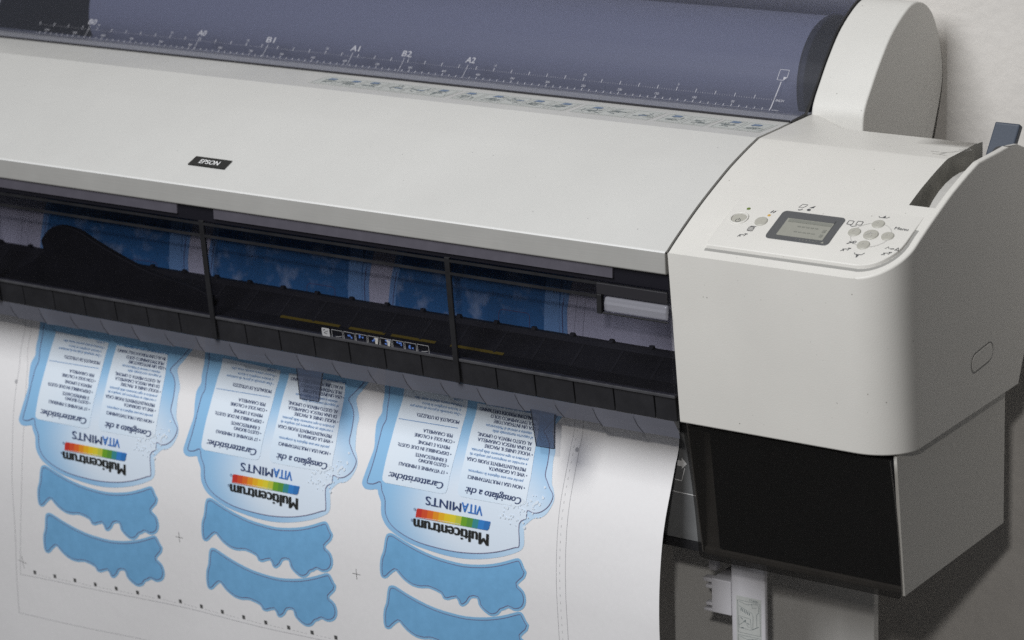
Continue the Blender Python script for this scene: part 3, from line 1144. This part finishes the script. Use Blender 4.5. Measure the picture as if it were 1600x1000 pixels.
# black paper guide in front of the sheet ---------------------------
mb = MB()
gp = [(-216, -214), (-222, -214), (-226, -219), (-254, -236), (-276, -240), (-278, -268), (-236, -276), (-216, -270)]
mb.prism_x(gp, XL, 43, 'guide')
x = -1200
while x < 40:
    mb.prism_x([(-216, -214), (-218, -210.5), (-221, -210.5), (-223, -214)], x, x + 5, 'guide')
    mb.prism_x([(-226, -218.2), (-254, -235.2), (-254, -236.5), (-226, -219.5)], x + 20, x + 23, 'soft_black')
    x += 51
guide = mb.build('paper_guide', PR)
mb = MB()
for a, b in ((-512, -425), (-411, -360), (-351, -289), (-268, -196)):
    mb.add([(a, -256.5, -236.2), (b, -256.5, -236.2), (b, -252.5, -234.6), (a, -252.5, -234.6)], [(0, 1, 2, 3)], 'yellow')
mb.build('yellow_stripe', guide)
mb = MB()
x = 16.0
while x > XL:
    mb.prism_x([(-283.0, -241.5), (-279.4, -268.4), (-276.8, -268.4), (-279, -241.5)], x - 50.2, x - 0.9, 'tile')
    x -= 50.9
mb.prism_x([(-283.0, -241.5), (-279.4, -268.4), (-276.8, -268.4), (-279, -241.5)], 16.9, 42, 'tile')
mb.build('guide_tile_row', guide, bevel=(0.7, 2))
mb = MB()
mb.prism_x([(-285.6, -237.5), (-285.2, -241.2), (-278, -241.2), (-278, -237.5)], XL, 43, 'ledge')
mb.build('guide_ledge_highlight', guide, bevel=(0.8, 2))  # lighter grey strip paints the lit edge of the ledge
# curled grey film flaps along the lower edge
mb = MB()
x = 41.0
k = 0
while x > XL:
    a, b = x - 51.5, x + 1.5
    nseg = 6
    V, F = [], []
    for j in range(nseg + 1):
        t = j / nseg
        curl = (1.6 + 1.2 * math.sin(k * 2.3)) * (1 - t) ** 4 + 0.25 * math.sin(k * 1.7)
        xx = a + (b - a) * t
        V += [(xx - 4, -279.6 - 0.5 * t, -268.2), (xx + 2, -278.0 - curl * 0.5 - 0.4 * t, -280), (xx + 9, -276.5 - curl - 0.4 * t, -287.6 - 0.8 * math.sin(k * 1.9))]
    for j in range(nseg):
        for r_ in range(2):
            F.append((j * 3 + r_, j * 3 + r_ + 1, (j + 1) * 3 + r_ + 1, (j + 1) * 3 + r_))
    mb.add([(min(v[0], 43.5), v[1], v[2]) for v in V], F, 'film')
    # dark curled rim of the flap
    mb.add([(min(V[0][0], 43), V[0][1] - .3, V[0][2]), (min(V[1][0], 43), V[1][1] - .3, V[1][2]), (min(V[2][0], 43), V[2][1] - .3, V[2][2]),
            (min(V[2][0] + 1.0, 43), V[2][1] - .3, V[2][2]), (min(V[1][0] + 1.0, 43), V[1][1] - .3, V[1][2]), (min(V[0][0] + .4, 43), V[0][1] - .3, V[0][2])],
           [(0, 1, 4, 5), (1, 2, 3, 4)], 'black')
    x -= 50.9
    k += 1
film = mb.build('film_flaps', PR, smooth=50)
# two clear hold-down tabs over the sheet
for pts in ([(-472.5, -286), (-434, -286), (-442.5, -322), (-470, -323)], [(-145, -284), (-113.5, -285), (-115.8, -325), (-139.5, -325.6)]):
    mb = MB()
    mb.prism(pts, lambda p: (p[0], -277.4, p[1]), lambda p: (p[0], -279.4, p[1]), 'tab')
    for q in stroke(pts[1:] + pts[:1], 1.2):
        mb.add([(p[0], -279.8, p[1]) for p in q], [(0, 1, 2, 3)], 'black')
    mb.build('paper_tab', PR)
# black fin plate added in place of a dark reflection in the visor
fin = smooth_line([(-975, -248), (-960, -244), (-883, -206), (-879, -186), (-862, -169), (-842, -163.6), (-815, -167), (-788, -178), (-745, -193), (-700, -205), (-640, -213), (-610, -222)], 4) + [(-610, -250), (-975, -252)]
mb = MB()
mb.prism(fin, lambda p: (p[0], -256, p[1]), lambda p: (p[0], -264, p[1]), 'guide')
mb.build('reflection_fin', PR, bevel=(3, 2, 50))

# main body beam, dark panel under the guide ------------------------
mb = MB()
mb.box(XL, 46, -90, 196, -270, -48, 'soft_black')
mb.box(XL, 46, -140, -90, -92, -30, 'soft_black')
mb.box(XL, 46, -185, -60, -430, -280, 'soft_black')
mb.build('main_body', PR)
mb = MB()
mb.box(XL, 46, -200, -186, -436, -284, 'panelgrey')
mb.box(XL, 46, -203, -188, -446, -436.5, 'black')
rp = mb.build('roller_panel', PR)
mb = MB()


def rpl(pl, w, closed=False):
    for q in stroke(pl, w, closed):
        mb.add([(p[0], -200.4, p[1]) for p in q], [(0, 1, 2, 3)], 'white')


rpl([(-60, -366), (-2.5, -368), (1.5, -353)], 1.0)
rpl([(-60, -381), (20, -382.6)], 0.9)
mb.add([(p[0], -200.4, p[1]) for p in ((-8, -351), (-2, -351), (-2, -354), (4.5, -347.5), (-2, -341), (-2, -344.5), (-8, -344.5))], [(0, 1, 2, 3, 4, 5, 6)], 'white')
mb.build('panel_arrow', rp)

# stand leg with its bracket ----------------------------------------
mb = MB()
mb.box(27.5, 71, -150, -143, -1085, -440, 'leg')
leg = mb.build('stand_leg', PR, bevel=(2, 2))
mb = MB()
mb.box(-110, 154, -50, -38, -1085, -432, 'panelboard')
mb.build('stand_panel', PR, bevel=(1.5, 2))
mb = MB()
mb.box(2, 27.3, -150, -96, -541, -500, 'leg')
for za, zb in ((-505.5, -500.5), (-513, -509), (-534, -530), (-541, -537.5)):
    mb.box(-9 if za < -536 or za > -507 else -6, 2.4, -150, -140, za, zb, 'leg')
mb.build('rod_bracket', PR, bevel=(1, 2))
mb = MB()
mb.box(-6, 4, -142, -132, -494, -470, 'leg')
mb.build('stand_hook', PR, bevel=(1, 2))
mb = MB()
ly = lambda p, e=0.2: (p[0], -150 - e, p[1])
mb.add([ly(p) for p in ((34, -514), (66, -514), (66, -640), (34, -640))], [(0, 1, 2, 3)], 'sticker')


def lst(pl, w, closed=False, key='stickmark'):
    for q in stroke(pl, w, closed):
        mb.add([ly(p, 0.4) for p in q], [(0, 1, 2, 3)], key)


for zt in (0, -42, -84):
    lst([(36, -519 + zt), (64.5, -519 + zt), (64.5, -558 + zt), (36, -558 + zt)], 0.5, True)
    lst([(37.5, -520.5 + zt), (48, -523 + zt), (56, -521 + zt), (61, -520.5 + zt), (63, -523 + zt), (62.5, -530 + zt), (60, -533 + zt), (60, -548 + zt)], 0.4)
    lst([(37, -526 + zt), (54, -532 + zt), (55.5, -536 + zt), (54.8, -552 + zt)], 0.4)
    lst([(54, -521 + zt), (54.5, -526 + zt), (60, -524.5 + zt)], 0.35)
    for k in range(6):
        lst([(40.5 + 2.1 * k, -528 - 0.8 * k + zt), (40 + 2.1 * k, -531.5 - 0.8 * k + zt)], 0.9)
    lst([(37, -538 + zt), (52, -539.5 + zt), (53, -553 + zt), (37.5, -552 + zt)], 0.4, True)
    lst([(39.5, -539.5 + zt), (42, -541.5 + zt)], 1.0)
    lst([(43, -544 + zt), (46, -541.8 + zt), (45, -545 + zt)], 1.0)
    lst([(48, -545 + zt), (50.5, -546.5 + zt)], 0.9)
    lst([(40, -552.4 + zt), (43, -551.4 + zt)], 1.2)
    lst([(37.5, -549 + zt), (46, -542.5 + zt), (48, -549 + zt), (51, -550 + zt)], 0.35)
    lst([(54, -552 + zt), (62.5, -547 + zt)], 0.6)
put_text(mb, 'CT 6000+', lambda a, u: ly((50.5 + a, -518 + u), 0.4), 2.2, 'stickmark', width=12)
mb.build('leg_sticker', leg)

# ------------------------------------------------------------------ paper roll inside the cover
mb = MB()
nn = 64
RR = 72
circ = [(123 + RR * math.cos(2 * math.pi * k / nn), 17 + RR * math.sin(2 * math.pi * k / nn)) for k in range(nn)]
mb.prism_x(circ, -1066, 6, 'roll')
ro = mb.build('paper_roll', None, smooth=40)
ro['label'] = 'thick roll of white paper lying under the blue tinted cover'
ro['category'] = 'paper roll'

# ------------------------------------------------------------------ the printed sheet
RAW = [(-140, -110), (-170, -136), (-192, -172), (-203, -215), (-206, -260), (-208, -320), (-218, -346), (-229, -372), (-240, -398), (-248, -425), (-254, -460),
       (-257, -497), (-257, -535), (-254, -600), (-246, -700), (-238, -800)]
RAW0 = [(-140, -96), (-170, -130), (-192, -170), (-203, -215), (-206, -260), (-208, -320), (-218, -346), (-229, -372), (-240, -398), (-248, -425), (-254, -460),
        (-257, -497), (-257, -535), (-254, -600), (-246, -700), (-238, -800)]
PP = smooth_line(RAW0, 8)
PL = [0]
for a, b in zip(PP[:-1], PP[1:]):
    PL.append(PL[-1] + math.hypot(b[0] - a[0], b[1] - a[1]))


def paper(u, v, e=0.0):
    """point of the hanging sheet: u = across (mm), v = length along the sheet, e = height above it"""
    v = max(0.0, min(v, PL[-1] - 0.01))
    lo, hi = 0, len(PL) - 1
    while hi - lo > 1:
        mid = (lo + hi) // 2
        if PL[mid] <= v:
            lo = mid
        else:
            hi = mid
    a, b = PP[lo], PP[lo + 1]
    t = (v - PL[lo]) / (PL[lo + 1] - PL[lo])
    dx, dz = b[0] - a[0], b[1] - a[1]
    q = math.hypot(dx, dz)
    w = max(0.0, (v - 260) / 300.0)
    wave = w * (2.2 * math.sin(u / 95.0 + 0.6) + 1.2 * math.sin(u / 41.0 + v / 60.0))
    y_ = a[0] + dx * t + dz / q * (e + wave)
    z_ = a[1] + dz * t - dx / q * (e + wave)
    return (u, y_, z_)


LABEL_OUT= [(-121.7, -134.9), (-121.2, -115.6), (-119.8, -105.5), (-124.4, -94.6), (-123.5, -78.8), (-121.1, -63.2), (-124.6, -46.8), (-129.0, -30.2), (-131.3, -20.7), (-127.4, -14.9), (-119.0, -14.3), (-109.3, -16.4), (-106.9, -11.1), (-102.7, -2.7), (-102.3, 6.4), (-100.6, 15.3), (-93.5, 25.6), (-80.9, 32.7), (-61.6, 39.6), (-36.9, 43.1), (-9.6, 45.0), (17.5, 43.8), (44.3, 38.9), (70.9, 30.9), (91.8, 21.3), (98.1, 14.6), (99.1, 6.6), (98.2, -7.7), (102.9, -14.0), (110.1, -20.2), (117.7, -22.1), (126.1, -28.0), (132.3, -38.8), (134.1, -47.8), (130.6, -58.1), (127.4, -64.1), (123.8, -87.2), (124.2, -99.7), (119.1, -111.3), (114.9, -122.2), (121.2, -132.5), (133.3, -147.7)]
LABEL_IN= [(-114.1, -136.1), (-113.3, -114.5), (-111.4, -98.9), (-114.7, -89.3), (-116.0, -70.9), (-116.9, -57.1), (-119.4, -40.8), (-123.4, -25.4), (-122.4, -21.7), (-114.1, -22.4), (-104.7, -26.3), (-101.8, -16.6), (-96.5, -6.1), (-95.2, 9.8), (-86.5, 22.1), (-69.8, 30.6), (-47.8, 35.9), (-20.4, 37.7), (6.8, 37.3), (36.3, 33.5), (62.9, 26.7), (86.4, 17.4), (92.8, 13.3), (91.4, -10.9), (99.9, -19.0), (101.0, -28.0), (109.5, -26.6), (119.4, -29.7), (128.6, -38.2), (132.3, -49.7), (126.4, -57.4), (120.8, -65.1), (117.1, -71.6), (117.3, -86.2), (115.9, -102.6), (110.9, -112.2), (104.2, -119.5), (113.4, -131.4), (128.0, -148.0)]
PANEL_A= [(-92.5, -140.5), (-98.0, -89.6), (-102.6, -32.3), (-101.9, -28.3), (-97.7, -26.3), (-72.7, -26.5), (-18.0, -26.8), (-12.8, -28.5), (-10.7, -33.1), (-6.0, -88.5), (-2.3, -138.3)]
PANEL_B= [(11.1, -137.0), (7.6, -99.6), (4.0, -34.5), (5.4, -30.3), (9.4, -28.1), (35.6, -28.4), (86.9, -29.9), (97.9, -35.1), (99.1, -63.7), (97.8, -92.0), (98.0, -113.9), (95.5, -137.8)]
SWIRL= [(-98.0, 48.4), (-96.9, 42.7), (-94.4, 35.6), (-90.2, 32.8), (-83.7, 32.7), (-68.1, 38.5), (-49.7, 44.0), (-27.9, 48.5), (-6.1, 50.2), (15.5, 50.3), (37.1, 47.2), (56.7, 42.4), (74.4, 35.9), (88.4, 29.8), (93.7, 29.7), (96.8, 33.2), (99.8, 39.5), (102.7, 43.5), (101.5, 48.3), (99.1, 52.6), (90.7, 60.9), (93.2, 63.8), (98.2, 68.2), (100.4, 76.4), (99.0, 84.5), (94.2, 91.1), (86.9, 94.7), (80.8, 95.0), (75.2, 93.4), (70.0, 96.9), (65.5, 98.7), (60.6, 104.5), (53.2, 108.1), (46.1, 107.5), (37.6, 102.1), (33.5, 96.5), (32.2, 90.0), (24.0, 91.7), (19.9, 97.7), (14.1, 102.9), (9.5, 104.4), (6.0, 102.2), (2.9, 95.6), (-9.3, 100.5), (-16.5, 99.6), (-19.3, 94.5), (-35.9, 91.1), (-47.1, 93.4), (-60.0, 93.1), (-72.5, 87.5), (-80.3, 80.6), (-83.3, 78.6), (-90.9, 84.7), (-96.0, 89.7), (-100.9, 91.5), (-105.4, 89.2), (-106.2, 79.6), (-104.1, 66.2), (-100.2, 57.5)]
TEXTS= [('Caratteristiche:', (-16.9, -41.6), (-93.8, -38.3), 'h'), ('• 17 VITAMINE E MINERALI', (-13.0, -54.3), (-81.7, -52.6), 'n'), ('• GUSTO BUONO', (-13.3, -61.8), (-55.4, -61.2), 'n'), ('E RINFRESCANTE', (-17.2, -67.9), (-61.3, -66.6), 'n'), ('• DISPONIBILE IN DUE GUSTI:', (-12.6, -75.8), (-88.2, -74.6), 'n'), ('MENTA E LIMONE', (-16.3, -82.8), (-60.8, -81.5), 'n'), ('• CON SOLE 4 CALORIE', (-11.1, -89.7), (-67.6, -89.5), 'n'), ('PER CARAMELLA', (-15.4, -96.4), (-56.7, -95.9), 'n'), ('MODALITÀ DI UTILIZZO:', (-9.9, -113.4), (-70.1, -112.1), 'n'), ('• Due caramelle al giorno da masticare', (-9.4, -122.5), (-82.1, -120.3), 'l'), ('o lasciare sciogliere in bocca.', (-11.0, -127.1), (-66.7, -125.6), 'l'), ('• Possono essere assunte senza cibo', (-7.0, -132.6), (-77.0, -131.4), 'l'), ('o acqua.', (-9.3, -137.7), (-22.6, -137.7), 'l'), ('Consigliato a chi:', (91.3, -40.5), (14.6, -40.7), 'h'), ('• NON USA I MULTIVITAMINICI', (94.0, -54.7), (15.5, -53.5), 'n'), ('perché non ama deglutire le compresse.', (90.4, -61.6), (14.2, -59.5), 'l'), ('• VIVE LA GIORNATA', (94.1, -68.3), (41.5, -68.0), 'n'), ('PREVALENTEMENTE FUORI CASA', (90.7, -75.0), (9.6, -73.4), 'n'), ('e vorrebbe un integratore più semplice da', (91.2, -80.8), (12.4, -78.7), 'l'), ('prendere in ogni momento della giornata.', (91.9, -86.2), (13.3, -84.0), 'l'), ('• VUOLE UNIRE IL PIACERE', (96.3, -93.0), (30.3, -91.6), 'n'), ('DI UNA FRESCA CARAMELLA', (92.4, -98.8), (19.6, -97.5), 'n'), ('AL GUSTO MENTA O LIMONE,', (92.5, -104.7), (18.0, -103.4), 'n'), ('al supporto nutrizionale delle', (92.3, -110.8), (37.5, -109.2), 'l'), ('vitamine e minerali di Multicentrum.', (89.6, -115.9), (26.4, -113.9), 'l'), ('• USA UN INTEGRATORE', (97.4, -120.9), (36.2, -122.0), 'n'), ('MULTIVITAMINICO SOLO', (92.5, -126.3), (31.0, -127.3), 'n'), ("IN ALCUNI PERIODI DELL'ANNO", (93.1, -133.0), (14.5, -133.0), 'n'), ('per continuare ad avere un supporto', (96.8, -139.1), (24.4, -138.4), 'l'), ('VITA', (40.5, -22.6), (11.7, -21.6), 'v'), ('MINTS', (10.7, -21.6), (-39.0, -19.6), 'w'), ('Multicentrum', (50.4, 6.9), (-54.2, 9.4), 'm')]
BAR= [(-51.0, -4.4), (52.8, -6.7), (51.0, 4.1), (-52.1, 6.7)]
RULE= [(-94.0, -102.3), (-10.1, -104.1)]
CENT = [(-829.0, 388.0, 'leftmost printed label'), (-553.5, 383.0, 'middle printed label'), (-278.7, 377.4, 'rightmost printed label')]

mb = MB()
us = [-1100 + 1100 * k / 110 for k in range(111)]
vs = [PL[-1] * k / 110 for k in range(111)]
V = [paper(u, v) for v in vs for u in us]
F = [(i * 111 + j, i * 111 + j + 1, (i + 1) * 111 + j + 1, (i + 1) * 111 + j) for i in range(110) for j in range(110)]
mb.add(V, F, 'paper')
sheet = mb.build('printed_sheet', None, smooth=60)
sheet['label'] = 'white printed sheet with three pale blue labels hanging out of the printer'
sheet['category'] = 'printed sheet'


def fill(mb, poly, fn, key, step=6.0):
    """triangulated flat shape with inner points so that it follows the sheet"""
    us_ = [p[0] for p in poly]
    vs_ = [p[1] for p in poly]
    verts = [Vector(p) for p in poly]
    n = len(poly)
    edges = [(i, (i + 1) % n) for i in range(n)]

    def inside(x, y):
        c = False
        for i in range(n):
            (x1, y1), (x2, y2) = poly[i], poly[(i + 1) % n]
            if (y1 > y) != (y2 > y) and x < (x2 - x1) * (y - y1) / (y2 - y1) + x1:
                c = not c
        return c
    yv = min(vs_) + step / 2
    while yv < max(vs_):
        xv = min(us_) + step / 2
        while xv < max(us_):
            if inside(xv, yv):
                verts.append(Vector((xv, yv)))
            xv += step
        yv += step
    co, ed, fa, *_ = delaunay_2d_cdt(verts, edges, [], 1, 1e-4)
    mb.add([fn(p.x, p.y) for p in co], [tuple(f) for f in fa], key)


def dens(poly, step=6.0, closed=True):
    out = []
    n = len(poly)
    for i in range(n if closed else n - 1):
        a, b = poly[i], poly[(i + 1) % n]
        k = max(1, int(math.hypot(b[0] - a[0], b[1] - a[1]) / step))
        for j in range(k):
            out.append((a[0] + (b[0] - a[0]) * j / k, a[1] + (b[1] - a[1]) * j / k))
    if not closed:
        out.append(tuple(poly[-1]))
    return out


VTOP = -260.0      # how far the artwork reaches up the sheet, into the printer
TOPV = 75.0


def inset(poly, d):
    n = len(poly)
    ar = sum(poly[i][0] * poly[(i + 1) % n][1] - poly[(i + 1) % n][0] * poly[i][1] for i in range(n))
    s = 1 if ar > 0 else -1
    out = []
    for i in range(n):
        a, b = poly[(i - 1) % n], poly[(i + 1) % n]
        dx, dy = b[0] - a[0], b[1] - a[1]
        q = math.hypot(dx, dy) or 1
        out.append((poly[i][0] - s * dy / q * d, poly[i][1] + s * dx / q * d))
    return out


for (cu, cv, lab) in CENT:
    mb = MB()
    dv = TOPV - cv
    f = lambda e: (lambda a, b: paper(cu + a, cv + b, e * 1.4))
    lo = smooth_line(LABEL_OUT, 3)
    top_l = [(-108, dv), (-112, -262), (-114, -225), (-117, -190), (-120, -160)]
    top_r = [(150, -170), (146, -200), (136, -225), (132, -262), (134, dv)]
    outer = dens(top_l + lo + top_r)
    fill(mb, outer, f(0.25), 'ring')
    li = smooth_line(LABEL_IN, 3)
    inner = [(-102, dv + 1), (-105, -262), (-107, -225), (-110, -190), (-112.5, -160)] + li + [(143, -170), (139, -200), (130, -225), (126, -262), (128, dv + 1)]
    fill(mb, dens(inner), f(0.45), 'label')
    # mottled blue upper field, seen inside the printer
    up = [(-98, dv + 2), (-102, -262), (-104, -200), (-106, -150), (128, -158), (136, -180), (134, -205), (126, -228), (122, -262), (122, dv + 2)]
    fill(mb, dens(up), f(0.6), 'sky_ink')
    fill(mb, dens([(100, dv + 3), (104, -232), (118, -215), (124, -240), (118, dv + 3)], 5), f(0.68), 'label')
    for rr_ in (rrect(-58, -236, -18, -170, 5, 3), rrect(42, -252, 84, -176, 5, 3), rrect(42, -196, 70, -170, 4, 3)):
        for q in stroke(dens(rr_, 8), 0.7, True):
            mb.add([f(0.8)(*p) for p in q], [(0, 1, 2, 3)], 'cut')
    for q in stroke(dens(inner, 6, False)[4:-4], 0.75):
        mb.add([f(0.8)(*p) for p in q], [(0, 1, 2, 3)], 'cut')
    for pn in (PANEL_A, PANEL_B):
        pts = [(p[0], p[1]) for p in pn]
        # round the lower corners, keep the long straight sides
        fill(mb, dens(pts), f(0.8), 'panel_ink')
    # blue outer lip of the drawing beside the panels
    for q in stroke(dens(RULE, 8, False), 0.7):
        mb.add([f(1.0)(*p) for p in q], [(0, 1, 2, 3)], 'mid')
    for s, A, B, k in TEXTS:
        wd = math.hypot(A[0] - B[0], A[1] - B[1])
        base = (A[1] + B[1]) / 2
        hgt = {'h': 8.4, 'n': 4.3, 'l': 3.5, 'v': 11.4, 'w': 10.6, 'm': 14.6}[k]
        key = {'h': 'navy', 'n': 'navy', 'l': 'mid', 'v': 'vita', 'w': 'navy', 'm': 'blackink'}[k]
        bold = {'h': 0.045, 'n': 0.035, 'l': 0.0, 'v': 0.03, 'w': 0.03, 'm': 0.06}[k]
        shr = {'h': 0.25, 'l': 0.2}.get(k, 0.0)
        put_text(mb, s, lambda a, u: f(1.1)(A[0] - a, base + u), hgt, key, width=wd, bold=bold, shear=shr)
    # rainbow bar, cells with a pale curved sweep along it
    nb = 13
    for i in range(nb):
        t0_, t1_ = i / nb, (i + 1) / nb
        top = lambda t: (BAR[0][0] + (BAR[1][0] - BAR[0][0]) * t, BAR[0][1] + (BAR[1][1] - BAR[0][1]) * t)
        bt = lambda t: (BAR[3][0] + (BAR[2][0] - BAR[3][0]) * t, BAR[3][1] + (BAR[2][1] - BAR[3][1]) * t)
        c4 = [top(t0_), top(t1_), bt(t1_), bt(t0_)]
        if i == 0:
            c4 = [(c4[0][0] + 1.5, c4[0][1]), c4[1], c4[2], c4[3], (c4[0][0], c4[0][1] + 1.8)]
        if i == nb - 1:
            c4 = [c4[0], c4[1], (c4[2][0], c4[2][1] - 2.2), (c4[2][0] - 2.2, c4[2][1]), c4[3]]
        mb.add([f(1.1)(*p) for p in c4], [tuple(range(len(c4)))], 'bar%d' % i)
    sw = [(BAR[3][0] + (BAR[2][0] - BAR[3][0]) * t, 6.4 - 2.0 * t - 1.4 * math.sin(math.pi * t)) for t in [0.02 + 0.06 * k for k in range(11)]]
    for q in stroke(sw, 0.35):
        mb.add([f(1.3)(*p) for p in q], [(0, 1, 2, 3)], 'bubble')
    for rx, ry in ((-53.5, -2.4), (-57.0, 11.0)):
        for q in stroke([(rx + 1.5 * math.cos(a * math.pi / 8), ry + 1.5 * math.sin(a * math.pi / 8)) for a in range(16)], 0.35, True):
            mb.add([f(1.1)(*p) for p in q], [(0, 1, 2, 3)], 'navy')
        put_text(mb, 'R', lambda a, u: f(1.1)(rx - a, ry - 0.9 + u), 1.8, 'navy', center=True)
    rb = random.Random(23)
    for k in range(70):
        t = rb.random()
        bu, bv = 70 + 52 * t + rb.gauss(0, 6), -14 - 30 * t + rb.gauss(0, 9)
        if bu > 122 or bv > 4 or bv < -74 or bu < 62:
            continue
        r_ = rb.uniform(0.5, 2.0)
        pts = [(bu + r_ * math.cos(a * math.pi / 4), bv + r_ * math.sin(a * math.pi / 4)) for a in range(8)]
        mb.add([f(0.95 + 0.0012 * k)(*p) for p in pts], [tuple(range(8))], 'bubble')
    o = mb.build('printed_label', sheet, origin=P(*paper(cu, cv)))
    o['label'] = lab + ' on the sheet'
    for row, (su, sv) in enumerate(((0, 0), (-1.0, 65.5))):
        mb = MB()
        pl = dens(smooth_line(SWIRL, 2, True), 4)
        g = lambda e: (lambda a, b: paper(cu + su + a, cv + sv + b, e))
        fill(mb, pl, g(0.25), 'swirlring')
        il = inset(pl, 3.4)
        fill(mb, inset(pl, 3.6), g(0.4), 'swirl')
        for q in stroke(il, 0.75, True):
            mb.add([g(0.6)(*p) for p in q], [(0, 1, 2, 3)], 'cut')
        mb.build('printed_cutout', sheet)

# hairlines, crosses and registration squares
mb = MB()


def pln(pl, w, key='hair'):
    for q in stroke(dens(pl, 8, False), w):
        mb.add([paper(p[0], p[1], 0.3) for p in q], [(0, 1, 2, 3)], key)


LA = smooth_line([(-962, 90), (-964.9, 255.6), (-956.9, 304.5), (-951.5, 353.1), (-953.4, 403.7), (-960.5, 456.7), (-973.4, 521.7), (-986.5, 586)], 4)
LB = smooth_line([(-974, 90), (-975.7, 257.1), (-971.5, 306.6), (-970.2, 356.2), (-971.5, 406.7), (-976.7, 459.6), (-982.9, 523.5), (-993.9, 590.2), (-1000.5, 645)], 4)
pln(LA, 0.4)
pln(LB, 0.5)
pln([(-986.5, 586), (-852, 581), (-670, 574.5), (-499, 571), (-140, 562)], 0.5)
pln([(-1000.5, 645), (-897, 642), (-790, 639), (-500, 634)], 0.45)
pln([(-124, 90), (-124, 660)], 0.5)
pln([(-135.0, 90), (-137, 660)], 0.45)
v_ = 250.0
while v_ < 640:
    pln([(-131.5, v_), (-131.6, v_ + 3.0)], 0.4, 'hair')
    v_ += 9
u_ = -962.0
k = 0
while u_ < -130:
    vv_ = 573.5 - (u_ + 962) * 0.031 + 4.2 * ((u_ + 712) / 250.0) ** 2 * 0.5
    mb.add([paper(p, q, 0.35) for p, q in ((u_, vv_), (u_ + 4.6, vv_), (u_ + 4.6, vv_ + 5.2), (u_, vv_ + 5.2))], [(0, 1, 2, 3)], 'dots')
    for d_ in (8, 14, 20, 26):
        pln([(u_ + d_, vv_ + 5), (u_ + d_ + 3.5, vv_ + 5)], 0.4, 'hair')
    u_ += 35.6
for cu_, cv_ in ((-697.5, 477.5), (-420, 471), (-142, 320 - 0)):
    if cv_ < 400:
        continue
    pln([(cu_ - 6, cv_), (cu_ + 6, cv_)], 0.6, 'dots')
    pln([(cu_, cv_ - 7), (cu_, cv_ + 7)], 0.6, 'dots')
pln([(-986, 565), (-972, 568)], 0.6, 'dots')
pln([(-979, 558), (-978, 576)], 0.5, 'dots')
for cu_, cv_ in ((-972, 320), (-127, 272)):
    pts = [(cu_ + 2.4 * math.cos(a * math.pi / 4), cv_ + 2.8 * math.sin(a * math.pi / 4)) for a in range(8)]
    mb.add([paper(a, b, 0.4) for a, b in pts], [tuple(range(8))], 'hair')
mb.build('registration_marks', sheet)

for o in list(bpy.data.objects):
    if '_w' in o:
        del o['_w']
